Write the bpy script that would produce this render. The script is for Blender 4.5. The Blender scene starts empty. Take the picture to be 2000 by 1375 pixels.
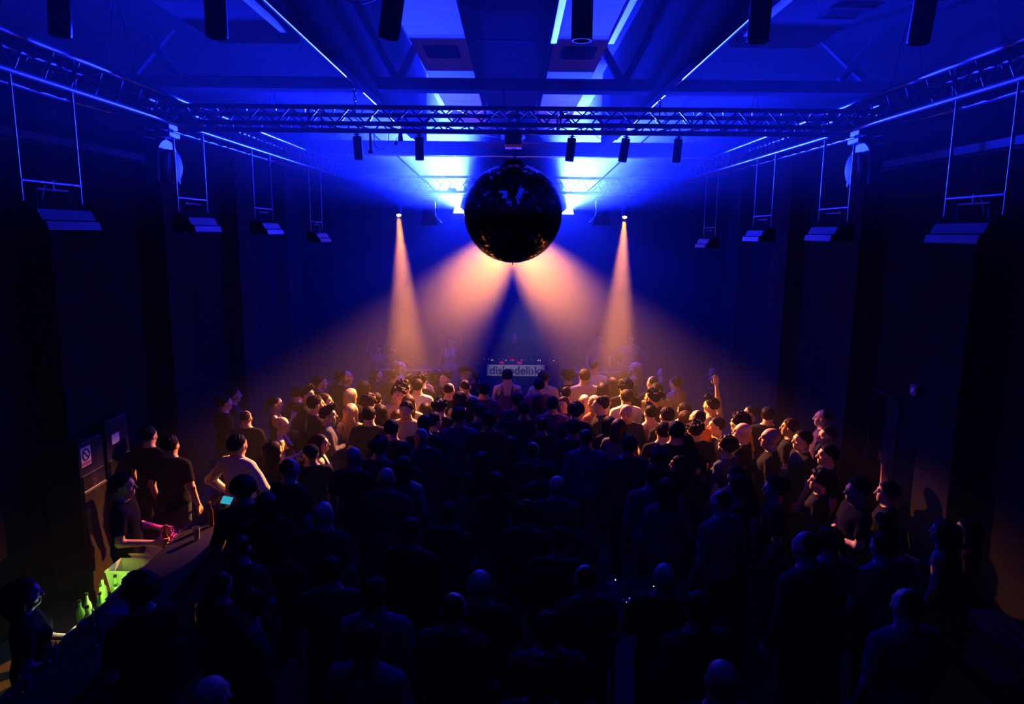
import bpy, math, random
import numpy as np
from mathutils import Vector, Matrix

R = math.radians
random.seed(7)
rng = np.random.default_rng(7)
scene = bpy.context.scene
col = scene.collection

# ------------------------------------------------------------------ camera
F_PX, PITCH, ROLL = 1400.0, R(9.47), R(0.5)
CAM = Vector((0.0, 0.0, 4.2))
_fwd = Vector((0, math.cos(PITCH), -math.sin(PITCH)))
_up0 = Vector((0, math.sin(PITCH), math.cos(PITCH)))
_x = Vector((1, 0, 0))
_up = _up0 * math.cos(ROLL) - _x * math.sin(ROLL)
_right = _x * math.cos(ROLL) + _up0 * math.sin(ROLL)
cd = bpy.data.cameras.new('camera')
cd.sensor_fit = 'HORIZONTAL'
cd.sensor_width = 36.0
cd.lens = 36.0 * F_PX / 2000.0
cd.clip_start, cd.clip_end = 0.05, 200
cam = bpy.data.objects.new('camera', cd)
col.objects.link(cam)
M = Matrix((_right, _up, -_fwd)).transposed().to_4x4()
M.translation = CAM
cam.matrix_world = M
scene.camera = cam

# ------------------------------------------------------------------ world, exposure
w = bpy.data.worlds.new('dark_room_world')
scene.world = w
w.use_nodes = True
w.node_tree.nodes['Background'].inputs[0].default_value = (0, 0, 0, 1)
w.node_tree.nodes['Background'].inputs[1].default_value = 0.0
vs = scene.view_settings
scene.display_settings.display_device = 'sRGB'
vs.view_transform = 'Standard'
vs.look = 'None'
vs.exposure = 0.0
vs.gamma = 1.0
vs.use_curve_mapping = False
scene.cycles.volume_bounces = 0
scene.cycles.use_adaptive_sampling = True
scene.cycles.adaptive_threshold = 0.06
scene.cycles.max_bounces = 4
scene.cycles.diffuse_bounces = 1
scene.cycles.glossy_bounces = 3
scene.cycles.transmission_bounces = 4
scene.cycles.transparent_max_bounces = 8
scene.cycles.sample_clamp_indirect = 6.0
scene.cycles.caustics_reflective = False
scene.cycles.caustics_refractive = False

# light levels (watts) and colours of the lamps the room has
WARM = (1.0, 0.29, 0.024)
BLUE = (0.0045, 0.0125, 1.0)
P_CROSS, P_SIDE = 54000.0, 20000.0        # the two crossed and the two steep warm spots
P_FLOOD, P_SPILL = 780000.0, 2300.0        # blue floods by the mirror ball
HAZE_ROOM, HAZE_MID, HAZE_NEAR, HAZE_STAGE = 0.003, 0.004, 0.008, 0.055


def at(px, py, Y):
    """world point seen at pixel (px, py) of the 2000x1375 frame at depth Y"""
    d = _fwd + _right * ((px - 1000.0) / F_PX) - _up * ((py - 687.5) / F_PX)
    return CAM + d * ((Y - CAM.y) / d.y)


def at_z(px, py, z):
    d = _fwd + _right * ((px - 1000.0) / F_PX) - _up * ((py - 687.5) / F_PX)
    return CAM + d * ((z - CAM.z) / d.z)


# ------------------------------------------------------------------ materials
def mat(name, color, rough=0.6, metal=0.0, vary=0.25, scale=6.0, bump=0.0, emit=None, strength=0.0,
        trans=0.0, coat=0.0, stretch=None, spec=0.5):
    m = bpy.data.materials.new(name)
    m.use_nodes = True
    nt = m.node_tree
    b = nt.nodes['Principled BSDF']
    b.inputs['Roughness'].default_value = rough
    b.inputs['Metallic'].default_value = metal
    b.inputs['Transmission Weight'].default_value = trans
    b.inputs['Coat Weight'].default_value = coat
    b.inputs['Specular IOR Level'].default_value = spec
    tc = nt.nodes.new('ShaderNodeTexCoord')
    src = tc.outputs['Object']
    if stretch:
        mp = nt.nodes.new('ShaderNodeMapping')
        mp.inputs['Scale'].default_value = stretch
        nt.links.new(src, mp.inputs['Vector'])
        src = mp.outputs['Vector']
    nz = nt.nodes.new('ShaderNodeTexNoise')
    nz.inputs['Scale'].default_value = scale
    nz.inputs['Detail'].default_value = 4
    nt.links.new(src, nz.inputs['Vector'])
    mx = nt.nodes.new('ShaderNodeMix')
    mx.data_type = 'RGBA'
    c = Vector(color[:3])
    lo, hi = c * (1 - vary), c * (1 + vary)
    mx.inputs['A'].default_value = (*lo, 1)
    mx.inputs['B'].default_value = (*[min(1, v) for v in hi], 1)
    nt.links.new(nz.outputs['Fac'], mx.inputs['Factor'])
    nt.links.new(mx.outputs['Result'], b.inputs['Base Color'])
    if bump:
        bp = nt.nodes.new('ShaderNodeBump')
        bp.inputs['Strength'].default_value = bump
        bp.inputs['Distance'].default_value = 0.01
        nt.links.new(nz.outputs['Fac'], bp.inputs['Height'])
        nt.links.new(bp.outputs['Normal'], b.inputs['Normal'])
    if emit:
        b.inputs['Emission Color'].default_value = (*emit, 1)
        b.inputs['Emission Strength'].default_value = strength
    return m


MT = dict(
    floor=mat('sealed_concrete', (0.03, 0.029, 0.028), 0.8, spec=0.0, vary=0.4, scale=1.5, bump=0.1),
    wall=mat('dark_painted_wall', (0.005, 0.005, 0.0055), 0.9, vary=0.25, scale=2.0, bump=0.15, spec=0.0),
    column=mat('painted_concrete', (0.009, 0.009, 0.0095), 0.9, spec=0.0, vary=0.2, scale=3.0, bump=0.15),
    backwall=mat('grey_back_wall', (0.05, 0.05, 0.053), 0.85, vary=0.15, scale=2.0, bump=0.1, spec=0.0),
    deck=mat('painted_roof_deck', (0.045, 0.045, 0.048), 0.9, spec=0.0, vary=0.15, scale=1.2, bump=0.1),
    soffit=mat('pale_soffit_board', (0.45, 0.46, 0.48), 0.75, vary=0.1, scale=1.0),
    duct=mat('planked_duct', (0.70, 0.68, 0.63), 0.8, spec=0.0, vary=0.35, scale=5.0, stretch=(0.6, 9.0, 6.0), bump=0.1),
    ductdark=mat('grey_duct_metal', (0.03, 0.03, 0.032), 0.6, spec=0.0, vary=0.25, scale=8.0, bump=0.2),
    steel=mat('painted_steel_beam', (0.02, 0.02, 0.022), 0.6, spec=0.0, vary=0.25, scale=4.0),
    flange=mat('bare_steel_flange', (0.08, 0.08, 0.085), 0.6, spec=0.3, vary=0.25, scale=9.0),
    alu=mat('truss_aluminium', (0.20, 0.20, 0.21), 0.4, metal=0.8, vary=0.2, scale=20.0),
    blackalu=mat('black_truss', (0.02, 0.02, 0.022), 0.35, spec=0.2, vary=0.3, scale=12.0),
    black=mat('black_lamp_metal', (0.010, 0.010, 0.011), 0.5, spec=0.05, vary=0.3, scale=12.0),
    darkplastic=mat('dark_plastic', (0.012, 0.012, 0.013), 0.5, spec=0.15, vary=0.3, scale=10.0),
    cable=mat('black_cable', (0.012, 0.012, 0.012), 0.5, vary=0.2),
    pale=mat('pale_painted_metal', (0.22, 0.22, 0.24), 0.5, vary=0.1),
    lens=mat('dark_glass_lens', (0.02, 0.02, 0.03), 0.08, vary=0.1, coat=1.0),
    led=mat('led_bead', (0.7, 0.72, 0.8), 0.15, metal=0.8, vary=0.05, emit=(0.25, 0.35, 0.9), strength=.5),
    warm_lens=mat('lit_warm_lens', (1, 0.8, 0.6), 0.3, vary=0.02, emit=(1.0, 0.72, 0.45), strength=6.0),
    blue_lens=mat('lit_blue_lens', (0.4, 0.5, 1), 0.3, vary=0.02, emit=(0.30, 0.45, 1.0), strength=8.0),
    mirror=mat('mirror_tile', (0.15, 0.155, 0.17), 0.06, metal=1.0, vary=0.08, scale=40.0),
    ballcore=mat('ball_grout', (0.01, 0.01, 0.012), 0.6),
    redlabel=mat('red_label', (0.55, 0.06, 0.05), 0.5, vary=0.2, emit=(1.0, 0.10, 0.10), strength=0.04),  # faint red glow put into the label by emission
    cloth=mat('black_drape', (0.006, 0.006, 0.007), 0.9, spec=0.0, vary=0.3, scale=8.0),
    banner=mat('pale_banner', (0.62, 0.60, 0.50), 0.8, vary=0.06, scale=5.0),
    ink=mat('dark_ink', (0.012, 0.012, 0.03), 0.7, vary=0.1),
    wood=mat('dark_wood', (0.10, 0.055, 0.028), 0.5, vary=0.4, scale=5.0, stretch=(1, 8, 1)),
    bartop=mat('dark_bar_top', (0.010, 0.009, 0.008), 0.55, vary=0.3, scale=6.0, spec=0.2),
    binplastic=mat('white_bin_plastic', (0.55, 0.52, 0.48), 0.4, vary=0.08),
    paper=mat('white_paper', (0.72, 0.70, 0.68), 0.8, vary=0.05),
    red=mat('red_print', (0.45, 0.08, 0.05), 0.7, vary=0.1),
    gold=mat('gold_card', (0.75, 0.5, 0.15), 0.35, metal=0.6, vary=0.15),
    cyan=mat('cyan_screen', (0.1, 0.5, 0.6), 0.2, vary=0.05, emit=(0.03, 0.42, 0.55), strength=0.9),
    foil=mat('crumpled_foil', (0.72, 0.55, 0.62), 0.2, metal=0.8, vary=0.2, scale=25.0),
    glass_green=mat('green_bottle_glass', (0.25, 0.45, 0.12), 0.08, vary=0.2, trans=0.55),
    glass_clear=mat('clear_glass', (0.8, 0.82, 0.8), 0.05, vary=0.03, trans=0.7),
    glass_brown=mat('brown_bottle_glass', (0.20, 0.08, 0.02), 0.08, vary=0.2, trans=0.4),
    led_red=mat('red_led', (0.6, 0.05, 0.02), 0.4, emit=(1.0, 0.10, 0.04), strength=4.0),
    led_amber=mat('amber_led', (0.6, 0.3, 0.05), 0.4, emit=(1.0, 0.42, 0.10), strength=5.0),
    led_white=mat('white_led', (0.6, 0.6, 0.6), 0.4, emit=(0.8, 0.95, 0.9), strength=2.0),
    led_blue=mat('blue_led', (0.1, 0.1, 0.5), 0.4, emit=(0.35, 0.35, 1.0), strength=0.9),
    redglow=mat('red_platter_light', (0.3, 0.01, 0.02), 0.4, emit=(1.0, 0.01, 0.05), strength=0.45),
)


# ------------------------------------------------------------------ mesh helpers
def link(o, parent=None):
    col.objects.link(o)
    if parent is not None:
        o.parent = parent
    return o


def tag(o, label=None, cat=None, group=None, kind=None):
    if label:
        o['label'] = label
    if cat:
        o['category'] = cat
    if group:
        o['group'] = group
    if kind:
        o['kind'] = kind
    return o


def thing(name, label, cat, loc=(0, 0, 0), rotz=0.0, group=None):
    o = bpy.data.objects.new(name, None)
    o.empty_display_size = 0.1
    o.location = loc
    o.rotation_euler = (0, 0, rotz)
    col.objects.link(o)
    return tag(o, label, cat, group)


def frame_from(d):
    d = Vector(d).normalized()
    a = Vector((0, 0, 1)) if abs(d.z) < 0.9 else Vector((1, 0, 0))
    u = d.cross(a).normalized()
    return u, d.cross(u).normalized(), d


class MB:
    def __init__(self):
        self.v, self.f = [], []

    def add(self, vs_, fs):
        k = len(self.v)
        self.v += [tuple(p) for p in vs_]
        self.f += [tuple(i + k for i in f) for f in fs]
        return self

    def box(self, c, s, rot=None):
        c = Vector(c)
        h = Vector(s) * 0.5
        P = []
        for sx in (-1, 1):
            for sy in (-1, 1):
                for sz in (-1, 1):
                    p = Vector((sx * h.x, sy * h.y, sz * h.z))
                    if rot is not None:
                        p = rot @ p
                    P.append(c + p)
        return self.add(P, [(0, 1, 3, 2), (4, 6, 7, 5), (0, 4, 5, 1), (2, 3, 7, 6), (0, 2, 6, 4), (1, 5, 7, 3)])

    def bbox(self, x0, x1, y0, y1, z0, z1):
        return self.box(((x0 + x1) / 2, (y0 + y1) / 2, (z0 + z1) / 2), (x1 - x0, y1 - y0, z1 - z0))

    def tube(self, p0, p1, r0, r1=None, n=10):
        return self.poly([p0, p1], [r0, r0 if r1 is None else r1], n)

    def poly(self, pts, r, n=8):
        pts = [Vector(p) for p in pts]
        rr = r if isinstance(r, (list, tuple)) else [r] * len(pts)
        V, Fs = [], []
        u = None
        for i, p in enumerate(pts):
            d = (pts[min(i + 1, len(pts) - 1)] - pts[max(i - 1, 0)]).normalized()
            if u is None:
                u, v, _ = frame_from(d)
            else:
                u = (u - d * u.dot(d)).normalized()
                v = d.cross(u)
            for k in range(n):
                a = 2 * math.pi * k / n
                V.append(p + (u * math.cos(a) + v * math.sin(a)) * rr[i])
        for i in range(len(pts) - 1):
            for k in range(n):
                a, b = i * n + k, i * n + (k + 1) % n
                Fs.append((a, b, b + n, a + n))
        Fs.append(tuple(range(n - 1, -1, -1)))
        Fs.append(tuple((len(pts) - 1) * n + k for k in range(n)))
        return self.add(V, Fs)

    def lathe(self, prof, n=20, mtx=None):
        V, Fs = [], []
        for r, z in prof:
            for k in range(n):
                a = 2 * math.pi * k / n
                p = Vector((r * math.cos(a), r * math.sin(a), z))
                V.append(mtx @ p if mtx is not None else p)
        for i in range(len(prof) - 1):
            for k in range(n):
                a, b = i * n + k, i * n + (k + 1) % n
                Fs.append((a, b, b + n, a + n))
        if prof[0][0] > 1e-6:
            Fs.append(tuple(range(n - 1, -1, -1)))
        if prof[-1][0] > 1e-6:
            Fs.append(tuple((len(prof) - 1) * n + k for k in range(n)))
        return self.add(V, Fs)

    def prism(self, pts, ext):
        pts = [Vector(p) for p in pts]
        n = len(pts)
        ext = Vector(ext)
        V = pts + [p + ext for p in pts]
        Fs = [tuple(range(n - 1, -1, -1)), tuple(range(n, 2 * n))]
        for k in range(n):
            Fs.append((k, (k + 1) % n, n + (k + 1) % n, n + k))
        return self.add(V, Fs)

    def sphere(self, c, r, n=12, m=8, sc=(1, 1, 1)):
        c = Vector(c)
        prof = [(math.sin(math.pi * i / m) * r, -math.cos(math.pi * i / m) * r) for i in range(m + 1)]
        prof[0] = (0.0005 * r, -r)
        prof[-1] = (0.0005 * r, r)
        mt = Matrix.Translation(c) @ Matrix.Diagonal((*sc, 1))
        return self.lathe(prof, n, mt)

    def ring(self, c, R_, r, axis, n=20, m=6):
        u, v, _ = frame_from(axis)
        c = Vector(c)
        pts = [c + (u * math.cos(2 * math.pi * k / n) + v * math.sin(2 * math.pi * k / n)) * R_ for k in range(n + 1)]
        return self.poly(pts, r, m)

    def build(self, name, material, parent=None, world=True, smooth=True, bevel=0.0):
        off = parent.location if (parent is not None and world) else Vector((0, 0, 0))
        if parent is not None and world and parent.parent is not None:
            off = parent.parent.location + parent.location
        me = bpy.data.meshes.new(name)
        me.from_pydata([(p[0] - off[0], p[1] - off[1], p[2] - off[2]) for p in self.v], [], self.f)
        me.materials.append(material)
        me.validate()
        if smooth:
            me.polygons.foreach_set('use_smooth', [True] * len(me.polygons))
            me.set_sharp_from_angle(angle=R(38))
        o = bpy.data.objects.new(name, me)
        link(o, parent)
        if bevel:
            b = o.modifiers.new('edge', 'BEVEL')
            b.width = bevel
            b.segments = 2
            b.limit_method = 'ANGLE'
        return o


def copy_tree(o, parent=None):
    c = o.copy()
    link(c, parent)
    for ch in list(o.children):
        copy_tree(ch, c)
    return c


def rot_to(d, roll=0.0):
    """3x3 whose -Z looks along d"""
    q = Vector(d).to_track_quat('-Z', 'Y')
    return q.to_matrix()


def lamp(name, kind, loc, d, power, color, parent=None, size=0.05, spot=30, blend=0.5, shape=None):
    ld = bpy.data.lights.new(name, kind)
    ld.energy = power
    ld.color = color
    if kind == 'SPOT':
        ld.spot_size = R(spot)
        ld.spot_blend = blend
        ld.shadow_soft_size = size
    elif kind == 'AREA':
        ld.shape = 'RECTANGLE'
        ld.size, ld.size_y = size
        ld.spread = R(spot)
    else:
        ld.shadow_soft_size = size
    o = bpy.data.objects.new(name, ld)
    o.location = loc
    o.rotation_euler = Vector(d).to_track_quat('-Z', 'Y').to_euler()
    link(o)
    if parent is not None:
        bpy.context.view_layer.update()
        o.parent = parent
        o.matrix_parent_inverse = parent.matrix_world.inverted()
    return o

# ------------------------------------------------------------------ the room
CZ = CAM.z
XW, YB, YF, ZD = 5.2, 20.5, -3.0, CZ + 2.6


def struct(name, mb, m, **k):
    o = mb.build(name, m, **k)
    o['kind'] = 'structure'
    return o


struct('floor', MB().bbox(-XW - .3, XW + .3, YF - .3, YB + .3, -0.3, 0), MT['floor'])
struct('ceiling', MB().bbox(-XW - .3, XW + .3, YF - .3, YB + .3, ZD, ZD + 0.3), MT['deck'])
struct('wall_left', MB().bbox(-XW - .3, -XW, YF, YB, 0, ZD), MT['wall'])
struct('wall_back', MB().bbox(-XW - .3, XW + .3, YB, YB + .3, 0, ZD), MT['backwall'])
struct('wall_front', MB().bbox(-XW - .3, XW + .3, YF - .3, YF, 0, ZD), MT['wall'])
# right wall with a doorway
wr = MB()
D0, D1, DH = 9.35, 10.1, 2.05
wr.bbox(XW, XW + .3, YF, D0, 0, ZD).bbox(XW, XW + .3, D1, YB, 0, ZD).bbox(XW, XW + .3, D0, D1, DH, ZD)
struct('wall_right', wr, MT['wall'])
dl = MB().bbox(XW + .12, XW + .17, D0 + .04, D1 - .04, 0, DH - .04)
struct('door_1', dl, MT['black'])
tr = MB().bbox(XW - .02, XW + .3, D0, D0 + .04, 0, DH).bbox(XW - .02, XW + .3, D1 - .04, D1, 0, DH).bbox(XW - .02, XW + .3, D0, D1, DH - .04, DH)
struct('trim_1', tr, MT['steel'])
for s in (-1, 1):
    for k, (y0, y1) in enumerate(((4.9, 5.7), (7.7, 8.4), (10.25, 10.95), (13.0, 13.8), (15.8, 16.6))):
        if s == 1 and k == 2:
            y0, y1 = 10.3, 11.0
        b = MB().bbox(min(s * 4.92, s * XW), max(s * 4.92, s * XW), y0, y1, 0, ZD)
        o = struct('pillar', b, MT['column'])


def ibeam(y, z0, z1, wdt=0.16, x=XW):
    b = MB()
    t = 0.014
    b.bbox(-x, x, y - .006, y + .006, z0, z1)
    b.bbox(-x, x, y - wdt / 2, y + wdt / 2, z1 - t, z1)
    b.bbox(-x, x, y - wdt / 2, y + wdt / 2, z0, z0 + t)
    return b


Y1 = 8.1
z0, z1 = at(1000, 180, Y1).z, at(1000, 157, Y1).z
BEAM_Z0 = z0
b = ibeam(Y1, z0, z1, 0.22)
for pts in (((775, 155), (686, 0)), ((781, 155), (845, 20)), ((1212, 158), (1150, 40)), ((1220, 158), (1312, -8)), ((250, 155), (330, 60)),
            ((1690, 158), (1600, 70)), ((355, 155), (300, 90)), ((1640, 158), (1700, 90))):
    p, q = at(*pts[0], Y1), at(*pts[1], Y1)
    d = (q - p)
    d = d * ((ZD - p.z) / d.z)
    u = d.normalized()
    rot = Matrix((Vector((u.z, 0, -u.x)), Vector((0, 1, 0)), u)).transposed()
    b.box((p + p + d) / 2, (0.075, 0.06, d.length), rot)
struct('roof_beam', b, MT['steel'])
Y2 = 12.6
b = ibeam(Y2, at(1000, 306, Y2).z, at(1000, 278, Y2).z, 0.2)
struct('roof_beam', b, MT['flange'])

# ducts under the roof
duct_specs = (
    ('left of the middle', -0.93, -0.42, 1.66, 0.36, 11.4, 'pale planked air duct running under the roof left of the mirror ball'),
    ('right of the middle', 0.34, 0.84, 1.66, 0.36, 11.4, 'pale planked air duct with bright side rails right of the mirror ball'),
    ('far left', -2.75, -1.98, 1.70, 0.34, 7.0, 'wide dark duct under the roof along the far left'),
    ('far right', 1.98, 2.75, 1.70, 0.34, 7.0, 'wide dark duct with a slatted grille under the roof along the far right'),
)
t = thing('air_duct', 'added dark trunk standing in for the shade between the two pale ducts', 'duct', (-.04, 2.0, CZ + 1.85), group='air ducts under the roof')  # added dark box in place of the shade between the pale ducts
MB().bbox(-.40, .32, 2.0, 12.3, CZ + 1.85, CZ + 2.2).build('duct_body', MT['cloth'], t)
fl = MB()
for yy in (3.5, 5.5, 7.4, 9.3, 11.2):
    fl.bbox(-.41, .33, yy, yy + .04, CZ + 1.84, CZ + 2.21)
    fl.tube((-.3, yy + .02, CZ + 2.2), (-.3, yy + .02, ZD), .008, n=6).tube((.22, yy + .02, CZ + 2.2), (.22, yy + .02, ZD), .008, n=6)
fl.build('joint_flange', MT['steel'], t)
for nm, x0, x1, dz, hh, yend, lab in duct_specs:
    t = thing('air_duct', lab, 'duct', ((x0 + x1) / 2, 2.0, CZ + dz), group='air ducts under the roof')
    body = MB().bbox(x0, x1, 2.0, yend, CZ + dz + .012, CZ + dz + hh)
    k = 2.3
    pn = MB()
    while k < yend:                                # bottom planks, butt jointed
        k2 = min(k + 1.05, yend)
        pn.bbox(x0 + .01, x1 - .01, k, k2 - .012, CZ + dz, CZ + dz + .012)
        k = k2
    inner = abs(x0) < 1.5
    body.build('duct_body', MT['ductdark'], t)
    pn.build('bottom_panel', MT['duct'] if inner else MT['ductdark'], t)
    if nm != 'left of the middle':
        for xs in ((x0, x1) if inner else ((x0,) if x0 > 0 else (x1,))):
            rl = MB().bbox(xs - .025, xs + .025, 2.0, min(yend, 6.62) if inner else min(yend, 6.5), CZ + dz - .03, CZ + dz)
            rl.build('side_rail', MT['pale'], t)
    # vent grille on the underside
    yc = 7.05 if inner else 5.9
    xc = (x0 + x1) / 2 + (0.0 if inner else 0.18 * (1 if x0 > 0 else -1))
    if nm != 'far left':
        g = MB()
        hw, hy = (.14, .2) if inner else (.15, .14)
        for e in (-1, 1):
            g.bbox(xc + e * hw - .018, xc + e * hw + .018, yc - hy, yc + hy, CZ + dz - .014, CZ + dz)
            g.bbox(xc - hw, xc + hw, yc + e * hy - .018, yc + e * hy + .018, CZ + dz - .014, CZ + dz)
        vg = g.build('vent_frame', MT['steel'], t)
        sl = MB()
        for q in range(9):
            yy = yc - hy + 2 * hy * (q + .5) / 9
            sl.bbox(xc - hw, xc + hw, yy - .006, yy + .006, CZ + dz - .010, CZ + dz - .002)
        sl.build('vent_slat', MT['steel'], vg)
    ztop = ZD if inner else CZ + 2.1
    for yh in (3.2, 5.2, 9.6 if yend > 9 else 6.7):
        MB().tube((x0 + .04, yh, CZ + dz + hh), (x0 + .04, yh, ztop), .008, n=6).build('hanger_rod', MT['steel'], t)
        MB().tube((x1 - .04, yh, CZ + dz + hh), (x1 - .04, yh, ztop), .008, n=6).build('hanger_rod', MT['steel'], t)
for s, lab in ((-1, 'pair of thin conduit pipes along the roof on the left side'), (1, 'pair of thin conduit pipes along the roof on the right side')):
    x = s * 1.64
    p = MB().tube((x, 2, CZ + 1.55), (x, 12.4, CZ + 1.55), .022).tube((x + s * .07, 2, CZ + 1.55), (x + s * .07, 12.4, CZ + 1.55), .016)
    for yy in (4.0, 7.0, 10.0):
        p.tube((x, yy, CZ + 1.55), (x, yy, CZ + 2.1), .008, n=6)
    tag(p.build('conduit_pipe', MT['blackalu']), lab, 'pipe', 'conduit pipes')
for s in (-1, 1):
    x = s * 1.5
    b = MB().bbox(x - .04, x + .04, 2, 12.45, CZ + 1.40, ZD)
    struct('ceiling_beam', b, MT['steel'])
    struct('ceiling_side', MB().bbox(min(s * 1.545, s * XW), max(s * 1.545, s * XW), YF, YB, CZ + 2.1, ZD - .002), MT['cloth'])


# ------------------------------------------------------------------ trusses
def lacing(mb, a0, a1, b0, b1, n, r):
    """zigzag between chord a (a0->a1) and chord b (b0->b1)"""
    a0, a1, b0, b1 = map(Vector, (a0, a1, b0, b1))
    for k in range(n):
        p = a0.lerp(a1, k / n)
        q = b0.lerp(b1, (k + .5) / n)
        e = a0.lerp(a1, (k + 1) / n)
        mb.tube(p, q, r, n=6)
        mb.tube(q, e, r, n=6)


def box_truss(label, corners, p_axis, n, r=0.024, rl=0.009, m='blackalu', posts=(), group='lighting trusses'):
    """corners: four (start, end) chords ordered round the section"""
    c0 = Vector(corners[0][0]).lerp(Vector(corners[0][1]), .5)
    t = thing('lighting_truss', label, 'truss', c0, group=group)
    for a, b_ in corners:
        MB().tube(a, b_, r, n=12).build('chord', MT[m], t)
    lc = MB()
    L = len(corners)
    for k in range(L):
        (a0, a1), (b0, b1) = corners[k], corners[(k + 1) % L]
        lacing(lc, a0, a1, b0, b1, n, rl)
    lc.build('lacing', MT[m], t)
    for f in posts:
        ps = MB()
        for k in range(L):
            (a0, a1), (b0, b1) = corners[k], corners[(k + 1) % L]
            ps.tube(Vector(a0).lerp(Vector(a1), f), Vector(b0).lerp(Vector(b1), f), rl * 1.3, n=8)
        ps.build('end_plate', MT[m], t)
    return t


FT, BT, FBz = at(1000, 212, 7.5).z, at(1000, 227, 8.0).z, at(1000, 244, 7.5).z
TW = 3.9
for yo, lab in ((0.0, 'black box truss crossing the room, holding the mirror ball and five tube spotlights'),
                (-4.35, 'black box truss nearest the balcony, above the six big hanging tube spotlights')):
    if yo == 0:
        cs = [((-TW, 7.5, FT), (TW, 7.5, FT)), ((-TW, 8.0, FT), (TW, 8.0, FT)), ((-TW, 8.0, FBz), (TW, 8.0, FBz)), ((-TW, 7.5, FBz), (TW, 7.5, FBz))]
        box_truss(lab, cs, 'x', 26, posts=(.02, .235, .505, .56, .745, .98))
    else:
        z0 = CZ + 1.10
        cs = [((-3.2, 3.05, z0 + .2), (3.2, 3.05, z0 + .2)), ((-3.2, 3.45, z0 + .2), (3.2, 3.45, z0 + .2)), ((-3.2, 3.45, z0), (3.2, 3.45, z0)), ((-3.2, 3.05, z0), (3.2, 3.05, z0))]
        box_truss(lab, cs, 'x', 20)
PIPE_Z = at(1000, 258, 7.75).z
p = MB().tube((-TW, 7.75, PIPE_Z), (TW, 7.75, PIPE_Z), .026, n=12)
for x in (-3.2, -1.6, -0.4, 0.9, 2.3, 3.4):
    p.tube((x, 7.5, FBz), (x, 7.75, PIPE_Z), .012, n=6).tube((x, 8.0, FBz), (x, 7.75, PIPE_Z), .012, n=6)
tag(p.build('hanging_bar', MT['blackalu']), 'black lamp bar slung under the front truss', 'bar')
# rear truss
RY = 15.0
rb, rt = at(1000, 376, RY).z, at(1000, 347, RY).z
RW = 4.6
cs = [((-RW, RY, rt), (RW, RY, rt)), ((-RW, RY + .3, rb), (RW, RY + .3, rb)), ((-RW, RY, rb), (RW, RY, rb))]
box_truss('rear truss behind the mirror ball with zigzag lacing, carrying the lit lamps', cs, 'x', 20, r=.032, rl=.009, posts=(.02, .98))
for s, lab in ((-1, 'thin slanting brace rod above the left end of the rear truss'), (1, 'thin slanting brace rod above the right end of the rear truss')):
    a, b_ = at(1000 + s * 148, 374, RY + .1), at(1000 + s * 225, 304, RY - 1.2)
    a2 = a + (b_ - a) * 1.9
    tag(MB().tube(a, a2, .014, n=8).build('brace_rod', MT['blackalu']), lab, 'rod', 'brace rods')
# side trusses
for s, lab in ((-1, 'long box truss running along the left side of the room'), (1, 'long box truss running along the right side of the room')):
    xi, xo = s * 3.4, s * 3.7
    zt, zb = CZ + 1.30, CZ + 1.05
    cs = [((xi, 1.6, zt), (xi, 15.6, zt)), ((xo, 1.6, zt), (xo, 15.6, zt)), ((xo, 1.6, zb), (xo, 15.6, zb)), ((xi, 1.6, zb), (xi, 15.6, zb))]
    t = box_truss(lab, cs, 'y', 44, m='blackalu', posts=(.02, .3, .55, .77, .98))
    for yy in (2.5, 6.8, 11.0, 15.0):
        MB().tube((xi, yy, zt), (xi + s * .15, yy, CZ + 2.1), .006, n=6).tube((xo, yy, zt), (xi + s * .15, yy, CZ + 2.1), .006, n=6).build('suspension_wire', MT['steel'], t)
    # outer cable tray near the wall
    tr_ = MB()
    for xx in (s * 4.55, s * 4.75):
        tr_.bbox(xx - .015, xx + .015, 2.0, 9.5, CZ + .82, CZ + .90)
    for k in range(28):
        yy = 2.2 + k * .26
        tr_.bbox(min(s * 4.55, s * 4.75), max(s * 4.55, s * 4.75), yy, yy + .03, CZ + .83, CZ + .85)
    for yy in (2.6, 5.1, 7.9):
        tr_.bbox(min(s * 4.75, s * 5.2), max(s * 4.75, s * 5.2), yy, yy + .04, CZ + .80, CZ + .84)
    tag(tr_.build('cable_tray', MT['black']), 'ladder cable tray on brackets along the %s wall' % ('left' if s < 0 else 'right'), 'cable tray', 'cable trays')


def chain(name, p0, p1, r, n, label, par=None, group=None):
    b = MB()
    p0, p1 = Vector(p0), Vector(p1)
    L = (p1 - p0).length / n
    d = (p1 - p0).normalized()
    u, v, _ = frame_from(d)
    for k in range(n):
        c = p0 + d * (L * (k + .5))
        a = u if k % 2 else v
        pts = []
        for q in range(13):
            t_ = 2 * math.pi * q / 12
            pts.append(c + d * math.cos(t_) * L * .62 + a * math.sin(t_) * L * .32)
        b.poly(pts, r, 6)
    return tag(b.build(name, MT['black'], par), label, 'chain', group)


for px, lab in ((983, 'short chain from the roof beam to the front truss above the mirror ball'), (1292, 'short chain from the roof beam to the front truss on the right'), (690, 'short chain from the roof beam to the front truss on the left')):
    x = at(px, 200, 7.9).x
    chain('hanging_chain', (x, 7.98, BEAM_Z0), (x, 7.98, FT + .02), .006, 6, lab, group='short truss chains')

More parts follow.
